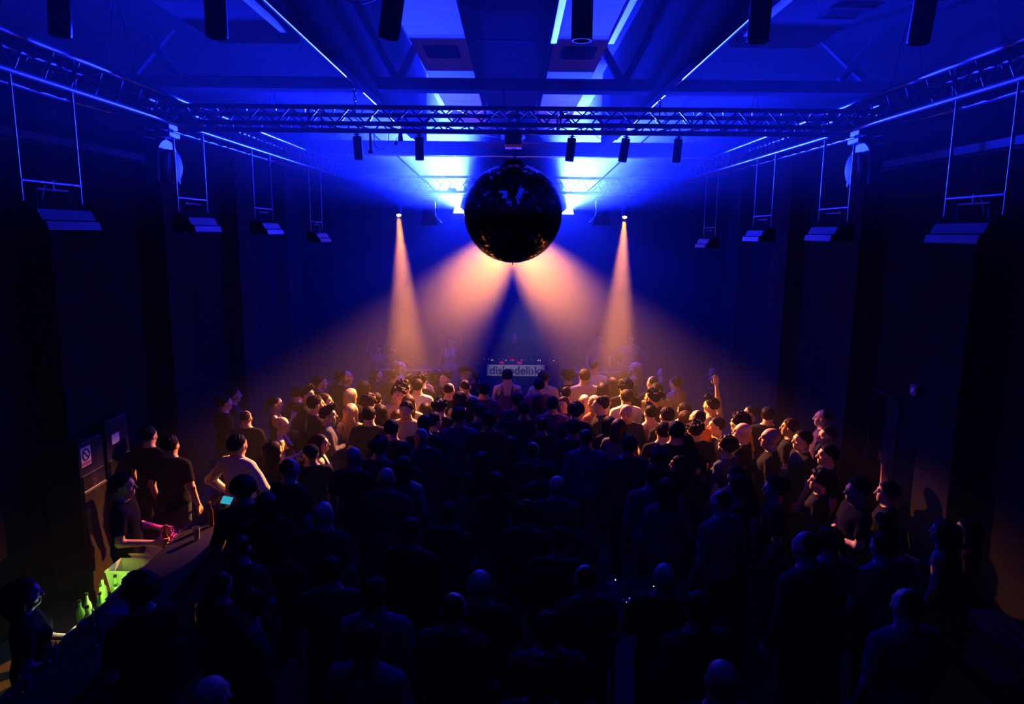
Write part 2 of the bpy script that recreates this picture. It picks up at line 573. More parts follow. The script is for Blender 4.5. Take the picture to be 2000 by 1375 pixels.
# ------------------------------------------------------------------ mirror ball
BY = 7.75
BC = at(1002, 417, BY)
BR = 0.520
ball = thing('mirror_ball', 'big mirror ball hanging in the middle of the room', 'mirror ball', BC)
core = MB().sphere(BC, BR - .006, 48, 32)
core.build('ball_core', MT['ballcore'], ball)
tl = MB()
rows = 60
for i in range(1, rows - 1):
    t0, t1 = math.pi * (i + .05) / rows, math.pi * (i + .95) / rows
    n = max(6, int(round(2 * rows * math.sin(math.pi * (i + .5) / rows))))
    for k in range(n):
        a0, a1 = 2 * math.pi * (k + .05) / n, 2 * math.pi * (k + .95) / n
        j = (rng.random(4) - .5) * .004
        q = []
        for jj, (t_, a_) in enumerate(((t0, a0), (t0, a1), (t1, a1), (t1, a0))):
            rr = BR + j[0] * (1 if jj in (0, 1) else -1) * .25 + j[1] * (1 if jj in (0, 3) else -1) * .25
            q.append(BC + Vector((math.sin(t_) * math.cos(a_), math.sin(t_) * math.sin(a_), math.cos(t_))) * rr)
        tl.add(q, [(3, 2, 1, 0)])
tiles = tl.build('mirror_tiles', MT['mirror'], ball, smooth=False)
cap = MB().lathe([(.001, .03), (.09, .03), (.11, .0), (.11, -.02)], 24, Matrix.Translation(BC + Vector((0, 0, BR))))
cap.build('top_cap', MT['black'], ball)
for px in (1004, 1025):
    c = at(px, 317, BY)
    MB().ring(c, .018, .005, (0, 1, 0)).tube(c - Vector((0, 0, .018)), Vector((c.x, BY, BC.z + BR - .02)), .006, n=8).build('eye_bolt', MT['black'], ball)
MB().tube(BC - Vector((0, 0, BR - .01)), BC - Vector((0, 0, BR + .025)), .009, .005, n=10).build('bottom_pin', MT['black'], ball)
mot = thing('ball_motor', 'black rotating motor box above the mirror ball with a red label', 'motor', at(1002, 275, BY))
mz0, mz1 = at(1002, 284, BY).z, at(1002, 262, BY).z
mx0, mx1 = at(986, 275, BY).x, at(1019, 275, BY).x
MB().bbox(mx0, mx1, BY - .09, BY + .09, mz0, mz1 + .03).build('motor_housing', MT['darkplastic'], mot, bevel=.006)
MB().bbox(mx0 + .004, mx1 - .002, BY - .085, BY + .085, mz0 - .028, mz0).build('label_plate', MT['redlabel'], mot)
for s in (-1, 1):
    c = Vector(((mx0 + mx1) / 2 + s * .11, BY, mz1 - .03))
    MB().ring(c, .022, .006, (0, 1, 0)).tube(c, c + Vector((-s * .03, 0, -.02)), .006, n=6).build('shackle', MT['alu'], mot)
chain('ball_chain', (BC.x + .01, BY, mz0 - .02), (BC.x + .01, BY, BC.z + BR + .03), .0045, 3, 'short chain between the motor and the mirror ball')


# ------------------------------------------------------------------ tube spotlights on the two cross trusses
def tube_spot(first, loc, tilt, yaw, label, group):
    """local: hangs from z=0; 24 cm tube"""
    if first is None:
        t = thing('tube_spotlight', label, 'spotlight', (0, 0, 0), 0, group)
        MB().lathe([(.001, -.03), (.040, -.03), (.0455, -.036), (.0455, -.262), (.043, -.268), (.036, -.268), (.036, -.24), (.001, -.24)], 28).build('tube_housing', MT['black'], t, world=False)
        MB().lathe([(.001, -.246), (.035, -.246), (.035, -.242), (.001, -.242)], 24).build('lens', MT['lens'], t, world=False)
        MB().bbox(-.012, .012, -.012, .012, -.035, .0).box((0, 0, -.015), (.06, .022, .012)).build('bracket', MT['black'], t, world=False)
    else:
        t = copy_tree(first)
    t.location = loc
    t.rotation_euler = (0, tilt, yaw)
    t['label'] = label
    t['group'] = group
    return t



first = None
NZ = CZ + 1.10 - .02
near = ((120, 4, 0, 'leftmost and darkest of the big black tube spotlights along the top edge'),
        (420, 0, 0, 'big black tube spotlight near the top, upright, left of the air ducts'),
        (777, 9, .3, 'big black tube spotlight tilted sideways in front of the left air duct'),
        (1138, 0, 0, 'big black tube spotlight hanging in front of the right air duct'),
        (1489, 2, 0, 'big black tube spotlight in front of the slatted duct grille'),
        (1812, 5, 0, 'rightmost of the big black tube spotlights along the top edge'))
for px, tl_, yw, lab in near:
    x = at(px, 0, 3.25).x
    first_new = tube_spot(first, (x, 3.25, NZ), R(tl_), yw, lab, 'big tube spotlights near the balcony')
    first = first or first_new
FZ = PIPE_Z - .026
front = ((697, -3, 'small black tube spotlight at the left end of the front truss'),
         (819, 0, 'small upright tube spotlight under the truss, left of the mirror ball'),
         (1118, 6, 'small tilted tube spotlight under the truss just right of the mirror ball'),
         (1224, 8, 'small tilted tube spotlight, second to the right of the mirror ball'),
         (1326, 4, 'small tube spotlight farthest right under the front truss'))
for px, tl_, lab in front:
    x = at(px, 262, 7.75).x
    ts = tube_spot(first, (x, 7.75, FZ), R(tl_), 0, lab, 'small tube spotlights under the front truss')

# cables and small gear under the front truss
def loop(name, pts, Y, r, lab, group=None):
    P = [at(px, py, Y) for px, py in pts]
    Q = []
    n = len(P)
    for i in range(n - 1):                      # Catmull-Rom
        p0, p1, p2, p3 = P[max(i - 1, 0)], P[i], P[i + 1], P[min(i + 2, n - 1)]
        for k in range(6):
            t_ = k / 6
            Q.append(.5 * ((2 * p1) + (p2 - p0) * t_ + (2 * p0 - 5 * p1 + 4 * p2 - p3) * t_ ** 2 + (3 * p1 - p0 - 3 * p2 + p3) * t_ ** 3))
    Q.append(P[-1])
    return tag(MB().poly(Q, r, 6).build(name, MT['cable']), lab, 'cable', group)


loop('power_cable', [(732, 258), (731, 278), (738, 290), (748, 291), (757, 284), (760, 258)], 7.78, .0045, 'black cable loop hanging under the left part of the front truss', 'truss cables')
loop('power_cable', [(1162, 260), (1168, 269), (1175, 271), (1183, 266), (1185, 260)], 7.78, .0035, 'small cable loop under the right part of the front truss', 'truss cables')
loop('power_cable', [(940, 258), (958, 266), (980, 268), (988, 262)], 7.78, .0035, 'cable sagging into the motor of the mirror ball', 'truss cables')
loop('power_cable', [(672, -2), (690, 5), (712, 6), (735, -2)], 3.3, .003, 'cable loop dipping in at the top edge of the picture', 'truss cables')
t = thing('pendant_control', 'small control box with a dangling plug left under the front truss', 'control box', at(782, 262, 7.78))
MB().lathe([(.02, 0), (.024, -.03), (.028, -.085), (.001, -.088)], 14, Matrix.Translation(at(782, 260, 7.78))).build('box_body', MT['darkplastic'], t)
MB().poly([at(780, 268, 7.76), at(775, 268, 7.76), at(773.5, 275, 7.76)], .003, 6).build('lead', MT['cable'], t)
MB().sphere(at(773.5, 280, 7.76), .017, 12, 8, (1, 1, 1.4)).build('plug', MT['darkplastic'], t)
t = thing('loudspeaker_bracket', 'thin bracket with a clamp hanging beside the leftmost small tube spotlight', 'bracket', at(723, 262, 7.75))
a, b_ = at(723, 258, 7.75), at(724, 297, 7.75)
MB().tube(a, b_, .012, n=8).box(b_, (.05, .03, .03)).build('drop_arm', MT['blackalu'], t)


# ------------------------------------------------------------------ lamps hanging in pipe frames along the side trusses
def frame_lamp(s, y0, y1, zb, label):
    x = s * 3.4
    zt = CZ + 1.05
    t = thing('hanging_flood_light', label, 'flood light', (x, (y0 + y1) / 2, zt), group='flood lights hanging in pipe frames')
    for yy in (y0, y1):
        MB().tube((x, yy, zt), (x, yy, zb + .10), .011, n=10).build('hanger_rod', MT['alu'], t)
    zc = zb + .24
    MB().tube((x, y0, zc), (x, y1, zc), .013, n=10).build('cross_bar', MT['alu'], t)
    ym, hw = (y0 + y1) / 2, (y1 - y0) * .27
    yk = MB()
    yk.poly([(x, ym - hw, zb + .07), (x, ym - hw, zc - .05), (x, ym + hw, zc - .05), (x, ym + hw, zb + .07)], .008, 8)
    yk.tube((x, ym, zc - .05), (x, ym, zc + .02), .012, n=8)
    yk.build('yoke', MT['alu'], t)
    # trough housing: dark end caps, pale strips paint the lit side turned to the hall
    yh0, yh1 = y0 - .02, y1 - .04
    prof = [(.06, .075), (-.03, .075), (-.09, .045), (-.125, -.03), (-.15, -.04), (-.165, -.10), (.06, -.10)]
    MB().prism([(x + s * u, yh0, zb + v) for u, v in prof], (0, yh1 - yh0, 0)).build('lamp_housing', MT['black'], t, bevel=.004)
    for (ua, va), (ub, vb) in ((prof[2], prof[3]), (prof[4], prof[5])):
        MB().prism([(x + s * (ua - .004), yh0 + .012, zb + va), (x + s * (ub - .004), yh0 + .012, zb + vb), (x + s * (ub - .010), yh0 + .012, zb + vb), (x + s * (ua - .010), yh0 + .012, zb + va)], (0, yh1 - yh0 - .02, 0)).build('lit_side_strip', MT['pale'], t)
    MB().poly([(x + s * .05, ym, zc), (x + s * .06, ym - .04, zb + .12), (x + s * .03, ym - .05, zb + .05)], .004, 6).build('power_lead', MT['cable'], t)
    return t


names = ['nearest', 'second', 'third', 'farthest']
for s in (-1, 1):
    sd = 'left' if s < 0 else 'right'
    for k, (y0, y1, zz) in enumerate(((5.06, 5.75, .04), (7.4, 8.1, .03), (9.58, 10.28, .0), (12.2, 12.93, -.14))):
        frame_lamp(s, y0, y1, CZ + zz + .03 - (.02 * s), '%s flood light in a pipe frame below the %s side truss' % (names[k], sd))


# ------------------------------------------------------------------ moving-head lamps with round LED faces
def moving_head(s, label):
    c = at(342 if s < 0 else 1618, 325 if s < 0 else 330, 7.4)
    x = s * 3.52
    t = thing('moving_head_light', label, 'stage light', (x, 7.4, CZ + 1.05), group='moving heads on the side trusses')
    zc = c.z
    MB().bbox(x - .14, x + .14, 7.28, 7.52, CZ + .90, CZ + .955).bbox(x - .13, x + .13, 7.3, 7.5, CZ + .975, CZ + 1.03).build('base', MT['pale'], t, bevel=.01)
    MB().tube((x, 7.4, CZ + .85), (x, 7.4, CZ + .98), .05, n=16).build('swivel', MT['black'], t)
    arc = [math.pi * k / 14 for k in range(15)]
    ro, ri = .235, .178
    outer = [(7.4 - ro, zc - .16)] + [(7.4 - ro * math.cos(a), zc + .03 + ro * .95 * math.sin(a)) for a in arc] + [(7.4 + ro, zc - .16)]
    inner = [(7.4 - ro + .02, zc - .16)] + [(7.4 - ri * math.cos(a), zc + .0 + ri * .95 * math.sin(a)) for a in arc] + [(7.4 + ro - .02, zc - .16)]
    yk = MB()
    for (xa_, xb_) in ((x - .06, x + .06),):
        for k in range(len(outer) - 1):
            yk.prism([(xa_, *outer[k]), (xa_, *outer[k + 1]), (xa_, *inner[k + 1]), (xa_, *inner[k])], (xb_ - xa_, 0, 0))
    yk.build('yoke', MT['pale'], t, smooth=False)
    ax = Matrix.Translation((x, 7.4, zc)) @ Vector((-s, -0.12, -.05)).to_track_quat('Z', 'Y').to_matrix().to_4x4()
    MB().lathe([(.001, -.12), (.09, -.11), (.15, -.03), (.165, .06), (.165, .11), (.15, .115)], 32, ax).build('head', MT['black'], t)
    ln = MB().lathe([(.15, .100), (.001, .104)], 32, ax).build('lens_plate', MT['black'], t)
    ld = MB()
    for rr, n in ((0, 1), (.052, 6), (.105, 12)):
        for k in range(n):
            a = 2 * math.pi * k / n + rr * 7
            ld.lathe([(.008, .104), (.006, .109), (.001, .110)], 10, ax @ Matrix.Translation((rr * math.cos(a), rr * math.sin(a), 0)))
    ld.build('led_bead', MT['led'], ln)
    return t


moving_head(-1, 'moving head light with a round face of LED dots on the left truss')
moving_head(1, 'moving head light with a round face of LED dots on the right truss')


# ------------------------------------------------------------------ lit lamps on the rear truss
def profile_spot(px, py, Y, target, power, ang, blend, label, group='lit warm spotlights'):
    L = at(px, py, Y)
    d = (Vector(target) - L).normalized()
    t = thing('spotlight', label, 'spotlight', L, group=group)
    ax = Matrix.Translation(L) @ d.to_track_quat('Z', 'Y').to_matrix().to_4x4()
    MB().lathe([(.001, -.30), (.05, -.30), (.062, -.27), (.062, -.10), (.052, -.08), (.056, .012), (.050, .012), (.050, -.01)], 24, ax).build('lamp_body', MT['black'], t)
    MB().lathe([(.050, .0), (.03, .004), (.001, .005)], 24, ax).build('lens', MT['warm_lens'], t)
    u, v, _ = frame_from(d)
    c = L - d * .17
    top = Vector((c.x, RY, rb - .02))
    yk = MB()
    side = Vector((1, 0, 0))
    yk.poly([c - side * .085, top - side * .085 - Vector((0, 0, .08)), top + side * .085 - Vector((0, 0, .08)), c + side * .085], .008, 8)
    yk.tube(top - Vector((0, 0, .09)), top + Vector((0, 0, .02)), .012, n=8)
    yk.build('yoke', MT['black'], t)
    lamp('spot_beam', 'SPOT', L + d * .03, d, power, WARM, t, .035, ang, blend)
    return t


profile_spot(1050, 398, RY, (-2.2, 10.5, 1.5), P_CROSS, 29, 1.0, 'lit spotlight behind the mirror ball aimed across to the left crowd', 'crossed warm spotlights')
profile_spot(955, 398, RY, (2.2, 10.5, 1.5), P_CROSS, 29, 1.0, 'lit spotlight behind the mirror ball aimed across to the right crowd', 'crossed warm spotlights')
profile_spot(779, 420, RY, (-1.85, 12.6, 1.5), P_SIDE, 16, 1.0, 'small lit warm spotlight left of the mirror ball pointing steeply down', 'steep warm spotlights')
profile_spot(1220, 424, RY, (1.85, 12.6, 1.5), P_SIDE, 16, 1.0, 'small lit warm spotlight right of the mirror ball pointing steeply down', 'steep warm spotlights')


FLY = 16.4
fb_z = at(1000, 358, FLY).z
p = MB().tube((-2.2, FLY, fb_z), (2.2, FLY, fb_z), .02, n=12)
for x in (-2.1, 0, 2.1):
    p.tube((x, FLY, fb_z), (x, FLY, CZ + 2.1 if abs(x) > 1.5 else ZD), .006, n=6)
tag(p.build('lamp_bar', MT['black']), 'thin bar behind the rear truss carrying the two blue floods', 'bar')


def blue_flood(s, label):
    L = at(899 if s < 0 else 1107, 409 if s < 0 else 411, FLY)
    d = Vector((-.12 * -s * 0, -.62, .78)).normalized()
    t = thing('blue_flood_light', label, 'flood light', L, group='blue floods behind the mirror ball')
    rot = Vector(d).to_track_quat('Z', 'Y').to_matrix()
    M4 = Matrix.Translation(L) @ rot.to_4x4()
    def P(x, y, z):
        return M4 @ Vector((x, y, z))
    hw, hh = .15, .13
    hs = MB().box(L - d * .07, (2 * hw + .04, 2 * hh + .04, .12), rot)
    hs.build('housing', MT['black'], t, bevel=.01)
    MB().box(L - d * .004, (2 * hw, 2 * hh, .01), rot).build('lens_panel', MT['blue_lens'], t)
    xa = (rot @ Vector((1, 0, 0))).x
    s_out = s if xa > 0 else -s
    ya = 1 if (rot @ Vector((0, 1, 0))).y > 0 else -1          # local side turned to the back wall
    for e in (-1, 1):
        wide, tight = (.30, .095) if e == s_out else (.05, .018)   # doors set open to the back, nearly shut to the hall
        f = MB().prism([P(e * hw, -ya * hh, 0), P(e * hw, ya * hh, 0), P(e * wide, ya * .30, .28), P(e * tight, -ya * .30, .28)], rot @ Vector((e * .006, 0, -.004)))
        f.build('barn_door', MT['black'], t)
    b0 = Vector((L.x, FLY, fb_z + .03))
    yk = MB()
    for e in (-1, 1):
        yk.poly([P(e * (hw + .03), 0, -.06), b0 + Vector((e * (hw + .03), 0, -.05)), b0 + Vector((0, 0, -.04))], .008, 8)
    yk.build('yoke', MT['black'], t)
    lamp('flood_beam', 'SPOT', L + d * .03, Vector((s * .04, -.60, .80)), P_FLOOD, BLUE, t, .05, 112, .35)
    lamp('flood_spill', 'SPOT', L + Vector((0, -.22, .02)), Vector((0, -.3, .95)), P_SPILL * .35, BLUE, t, .06, 180, 1.0)
    lamp('flood_leak', 'SPOT', L + Vector((0, -.22, -.02)), Vector((0, -1, .1)), P_SPILL * .52, BLUE, t, .06, 180, .25)
    return t


blue_flood(-1, 'glaring blue flood light showing at the left edge of the mirror ball')
blue_flood(1, 'glaring blue flood light showing at the right edge of the mirror ball')


def fresnel(px, s, label):
    c = at(px, 407, RY + .05)
    t = thing('fresnel_light', label, 'stage light', c, group='dark barn door lamps on the rear truss')
    MB().lathe([(.10, .16), (.135, .14), (.14, .02), (.125, -.02), (.15, -.16), (.001, -.15)][::-1], 24, Matrix.Translation(c)).build('lamp_body', MT['black'], t)
    top = Vector((c.x, RY + .1, rb - .02))
    MB().poly([c + Vector((-.17, 0, -.02)), (c.x - .17, c.y, top.z - .10), (c.x - .13, c.y, top.z - .05), (c.x + .13, c.y, top.z - .05), (c.x + .17, c.y, top.z - .10), c + Vector((.17, 0, -.02))], .009, 8).tube((c.x, c.y, top.z - .05), (c.x, RY + .01, top.z + .03), .016, n=8).build('yoke', MT['black'], t)
    for k in range(4):
        a = math.pi / 2 * k
        u = Vector((math.cos(a), math.sin(a), 0))
        v = Vector((-math.sin(a), math.cos(a), 0))
        z0_, z1_ = Vector((0, 0, -.15)), Vector((0, 0, -.34))
        ex = .26 if (k in (0, 2) and math.cos(a) * -s > 0) else .17
        MB().prism([c + u * .13 - v * .12 + z0_, c + u * .13 + v * .12 + z0_, c + u * ex + v * .17 + z1_ * (0.85 if ex > .2 else 1), c + u * ex - v * .17 + z1_ * (0.85 if ex > .2 else 1)], u * .004).build('barn_door', MT['black'], t)
    MB().poly([c + Vector((s * .0, 0, .15)), c + Vector((s * .2, 0, .2)), c + Vector((s * .24, 0, .1)), c + Vector((s * .15, 0, -.05))], .007, 6).build('power_lead', MT['cable'], t)
    return t


fresnel(838, -1, 'dark barn door lamp on the rear truss left of the mirror ball')
fresnel(1176, 1, 'dark barn door lamp on the rear truss right of the mirror ball')
t = thing('junction_box', 'small junction box with plugs on top of the rear truss', 'junction box', at(883, 370, RY))
c = at(883, 371, RY)
MB().box(c, (.17, .1, .07)).build('box_body', MT['darkplastic'], t)
MB().tube(c + Vector((-.045, 0, .03)), c + Vector((-.045, 0, .11)), .014, .008, n=8).tube(c + Vector((.0, 0, .03)), c + Vector((.0, 0, .06)), .012, n=8).build('plug', MT['darkplastic'], t)
loop('power_cable', [(1130, 378), (1134, 385), (1140, 386), (1146, 380)], RY, .006, 'cable loop under the right part of the rear truss', 'truss cables')
loop('power_cable', [(848, 378), (852, 381), (858, 380), (862, 377)], RY, .006, 'cable loop under the left part of the rear truss', 'truss cables')

# ------------------------------------------------------------------ people: smooth bodies from distance fields
class Field:
    """a sampled distance field; primitives are blended in, then meshed as one closed surface"""
    def __init__(self, lo, hi, h):
        self.h = h
        self.lo = np.array(lo, float)
        self.n = np.ceil((np.array(hi) - self.lo) / h).astype(int) + 1
        self.F = np.full(self.n, 1.0, np.float32)

    def win(self, lo, hi):
        a = np.clip(np.floor((np.array(lo) - self.lo) / self.h).astype(int), 0, self.n)
        b = np.clip(np.ceil((np.array(hi) - self.lo) / self.h).astype(int) + 1, 0, self.n)
        if (b <= a).any():
            return None
        ax = [self.lo[k] + self.h * np.arange(a[k], b[k]) for k in range(3)]
        X, Y, Z = np.meshgrid(*ax, indexing='ij')
        return (slice(a[0], b[0]), slice(a[1], b[1]), slice(a[2], b[2])), X.astype(np.float32), Y.astype(np.float32), Z.astype(np.float32)

    def put(self, lo, hi, fn, k=0.02, mode='add'):
        pad = k + 2.5 * self.h
        wn = self.win([v - pad for v in lo], [v + pad for v in hi])
        if wn is None:
            return
        sl, X, Y, Z = wn
        d = fn(X, Y, Z)
        cur = self.F[sl]
        if mode == 'add':
            if k > 0:
                hh = np.maximum(k - np.abs(cur - d), 0) / k
                self.F[sl] = np.minimum(cur, d) - hh * hh * k * .25
            else:
                self.F[sl] = np.minimum(cur, d)
        else:
            self.F[sl] = np.maximum(cur, -d)

    def cone(self, a, b, ra, rb, k=0.02, clip=None, off=0.0):
        a, b = np.array(a, float), np.array(b, float)
        ab = b - a
        L2 = float(ab @ ab) + 1e-12
        ra, rb = ra + off, rb + off

        def fn(X, Y, Z):
            px, py, pz = X - a[0], Y - a[1], Z - a[2]
            t = np.clip((px * ab[0] + py * ab[1] + pz * ab[2]) / L2, 0, 1)
            d = np.sqrt((px - ab[0] * t) ** 2 + (py - ab[1] * t) ** 2 + (pz - ab[2] * t) ** 2) - (ra + (rb - ra) * t)
            if clip:
                L = math.sqrt(L2)
                d = np.maximum(d, (px * ab[0] + py * ab[1] + pz * ab[2]) / L - L)
            return d
        r = max(ra, rb)
        self.put(np.minimum(a, b) - r, np.maximum(a, b) + r, fn, k)

    def ell(self, c, r, k=0.02, mode='add', off=0.0):
        r = [q + off for q in r]

        def fn(X, Y, Z):
            x, y, z = (X - c[0]) / r[0], (Y - c[1]) / r[1], (Z - c[2]) / r[2]
            k0 = np.sqrt(x * x + y * y + z * z) + 1e-9
            k1 = np.sqrt((x / r[0]) ** 2 + (y / r[1]) ** 2 + (z / r[2]) ** 2) + 1e-9
            return k0 * (k0 - 1) / k1
        self.put([c[i] - r[i] for i in range(3)], [c[i] + r[i] for i in range(3)], fn, k, mode)

    def cut(self, fn):
        ax = [self.lo[k] + self.h * np.arange(self.n[k]) for k in range(3)]
        X, Y, Z = np.meshgrid(*ax, indexing='ij')
        self.F = np.maximum(self.F, fn(X, Y, Z).astype(np.float32))

    def warp(self, fn):
        ax = [self.lo[k] + self.h * np.arange(self.n[k]) for k in range(3)]
        X, Y, Z = np.meshgrid(*ax, indexing='ij')
        self.F = self.F + fn(X, Y, Z).astype(np.float32)

    def mesh(self, name):
        F = self.F
        F[[0, -1]] = 1
        F[:, [0, -1]] = 1
        F[:, :, [0, -1]] = 1
        ins = F < 0
        nx, ny, nz = F.shape
        corners = [(i, j, k) for i in (0, 1) for j in (0, 1) for k in (0, 1)]
        cnt = np.zeros((nx - 1, ny - 1, nz - 1), np.int8)
        for i, j, k in corners:
            cnt += ins[i:nx - 1 + i, j:ny - 1 + j, k:nz - 1 + k]
        act = (cnt > 0) & (cnt < 8)
        idx = np.full(act.shape, -1, np.int64)
        cells = np.argwhere(act)
        idx[act] = np.arange(len(cells))
        P = np.zeros((len(cells), 3))
        C = np.zeros(len(cells))
        ci, cj, ck = cells.T
        for (a, b) in [(p, q) for p in corners for q in corners if sum(abs(p[t] - q[t]) for t in range(3)) == 1 and p < q]:
            fa = F[ci + a[0], cj + a[1], ck + a[2]]
            fb = F[ci + b[0], cj + b[1], ck + b[2]]
            m = (fa < 0) != (fb < 0)
            t = fa[m] / (fa[m] - fb[m])
            A, B = np.array(a, float), np.array(b, float)
            P[m] += A + (B - A) * t[:, None]
            C[m] += 1
        V = (cells + P / C[:, None]) * self.h + self.lo
        quads = []
        for ax in range(3):
            sl0 = [slice(None)] * 3
            sl1 = [slice(None)] * 3
            sl0[ax], sl1[ax] = slice(0, -1), slice(1, None)
            a, b = ins[tuple(sl0)], ins[tuple(sl1)]
            E = np.argwhere(a != b)
            u, v = [(1, 2), (2, 0), (0, 1)][ax]
            E = E[(E[:, u] > 0) & (E[:, v] > 0)]
            if not len(E):
                continue
            flip = a[tuple(E.T)]
            def cell(du, dv):
                e = E.copy()
                e[:, u] -= du
                e[:, v] -= dv
                return idx[tuple(e.T)]
            q = np.stack([cell(1, 1), cell(0, 1), cell(0, 0), cell(1, 0)], 1)
            q[~flip] = q[~flip][:, ::-1]
            quads.append(q)
        Q = np.concatenate(quads)
        Q = Q[(Q >= 0).all(1)]
        me = bpy.data.meshes.new(name)
        me.vertices.add(len(V))
        me.vertices.foreach_set('co', V.ravel())
        me.loops.add(len(Q) * 4)
        me.loops.foreach_set('vertex_index', Q.ravel().astype(np.int32))
        me.polygons.add(len(Q))
        me.polygons.foreach_set('loop_start', np.arange(0, len(Q) * 4, 4, dtype=np.int32))
        me.update(calc_edges=True)
        me.validate()
        me.polygons.foreach_set('use_smooth', [True] * len(me.polygons))
        return me


# poses: elbow and wrist for the right (R) and left (L) arm, hand style
POSES = {
    'down': dict(R=((.245, -.03, 1.14), (.25, .06, .90), 'relax'), L=((-.245, -.03, 1.14), (-.25, .06, .90), 'relax')),
    'drink': dict(R=((.245, .00, 1.15), (.13, .24, 1.20), 'grip'), L=((-.245, -.03, 1.14), (-.245, .07, .91), 'relax')),
    'fore': dict(R=((.25, .00, 1.14), (.17, .26, 1.08), 'grip'), L=((-.25, .00, 1.14), (-.17, .26, 1.08), 'grip')),
    'cross': dict(R=((.235, .05, 1.16), (.02, .21, 1.19), 'relax'), L=((-.235, .05, 1.15), (-.02, .17, 1.14), 'relax')),
    'raise': dict(R=((.27, .04, 1.62), (.235, .06, 1.88), 'open'), L=((-.245, -.03, 1.14), (-.25, .06, .90), 'relax')),
    'hips': dict(R=((.40, -.03, 1.17), (.235, .05, 1.02), 'relax'), L=((-.40, -.03, 1.17), (-.235, .05, 1.02), 'relax')),
    'chin': dict(R=((.235, .09, 1.17), (.09, .22, 1.40), 'grip'), L=((-.235, .05, 1.15), (.0, .2, 1.17), 'relax')),
}


def arm_list(pose):
    out = []
    for side, sx in (('R', 1), ('L', -1)):
        E, W, hand = POSES[pose][side]
        S = (sx * .182, -.012, 1.405)
        out.append((sx, np.array(S), np.array(E, float), np.array(W, float), hand))
    return out


def torso(f, sex, off=0.0, k=.05, lo=.0):
    m = sex == 'm'
    sw = 1.0 if m else .90
    f.ell((0, -.005, .96), (.160 if m else .168, .112, .12), k, off=off)
    f.ell((0, .005, 1.12), (.138 if m else .120, .098, .15), k, off=off + lo)
    f.ell((0, .0, 1.29), (.168 * sw, .108, .16), k, off=off + lo * .5)
    if not m:
        for s in (-1, 1):
            f.ell((s * .07, .085, 1.29), (.06, .05, .06), .03, off=off)
    f.cone((-.145 * sw, -.012, 1.405), (.145 * sw, -.012, 1.405), .062, .062, k, off=off)
    for s in (-1, 1):
        f.cone((s * .10 * sw, -.02, 1.435), (0, -.015, 1.52), .045, .052, .04, off=off)


def hand(f, W, d, sx, style):
    d = d / np.linalg.norm(d)
    n = np.array((-sx, 0.0, 0.0))                    # palm faces the body
    if abs(d @ n) > .8:
        n = np.array((0, 0.0, -1.0))
    n = n - d * (d @ n)
    n /= np.linalg.norm(n)
    s = np.cross(d, n) * sx                          # towards the little finger or thumb
    if s[1] < 0:
        s = -s                                       # thumb side in front
    curl = {'relax': .35, 'grip': 1.05, 'open': .08}[style]
    lens = (.066, .078, .074, .060)
    offs = (.036, .0125, -.0125, -.036)
    for i in range(4):
        b = W + d * .012 + s * offs[i] * .5
        kn = W + d * .092 + s * offs[i] - n * .002
        f.cone(b, kn, .013, .0105, .012)
        p, ang = kn, curl * (.35 + .05 * i)
        for j in range(3):
            q = p + (d * math.cos(ang) + n * math.sin(ang) + s * offs[i] * .9) * lens[i] * (.46, .31, .25)[j]
            f.cone(p, q, .0095 - .001 * j, .0088 - .001 * j, .004)
            p, ang = q, ang + curl * .75
    t0 = W + d * .025 + s * .022
    t1 = t0 + (d * .55 + s * .62 + n * .45) * .045
    t2 = t1 + (d * .8 + s * .15 + n * .5) * .034
    f.cone(t0, t1, .014, .0115, .010)
    f.cone(t1, t2, .011, .009, .006)


def head(f, sex):
    m = sex == 'm'
    f.cone((0, -.018, 1.46), (0, .0, 1.56), .056 if m else .048, .051 if m else .044, .03)
    f.ell((0, -.012, 1.660), (.076, .097, .092), .0)
    f.ell((0, .020, 1.590), (.060, .072, .074), .04)
    f.ell((0, .062, 1.545), (.032 if m else .026, .030, .024), .03)
    f.cone((-.030, .079, 1.662), (.030, .079, 1.662), .013, .013, .02)
    for s in (-1, 1):
        f.ell((s * .045, .055, 1.605), (.022, .022, .022), .03)
        f.ell((s * .033, .098, 1.640), (.018, .016, .013), 0, 'sub')
        f.ell((s * .032, .081, 1.640), (.014, .013, .012), .0)
        f.ell((s * .079, -.008, 1.625), (.010, .024, .034), .006)
    f.cone((0, .088, 1.648), (0, .112, 1.606), .008, .0125, .012)
    for s in (-1, 1):
        f.ell((s * .010, .101, 1.601), (.009, .011, .008), .006)
    f.cone((-.019, .089, 1.573), (.019, .089, 1.573), .008, .008, .004)
    f.cone((-.016, .087, 1.559), (.016, .087, 1.559), .0085, .0085, .004)


def legs(f, off=0.0, k=.03, foot=True, loose=0.0):
    for s in (-1, 1):
        f.cone((s * .092, 0, .92), (s * .102, .012, .50), .086, .056, k, off=off)
        f.cone((s * .102, .012, .50), (s * .102, -.010, .27), .055, .052, k, off=off + loose)
        f.cone((s * .102, -.010, .27), (s * .106, -.015, .09), .050, .036, k, off=off + loose)
        if foot:
            f.cone((s * .106, -.035, .045), (s * .125, .140, .032), .038, .030, .02, off=off)


_cache = {}


def cached(key, fn):
    if key not in _cache:
        _cache[key] = fn()
    return _cache[key]


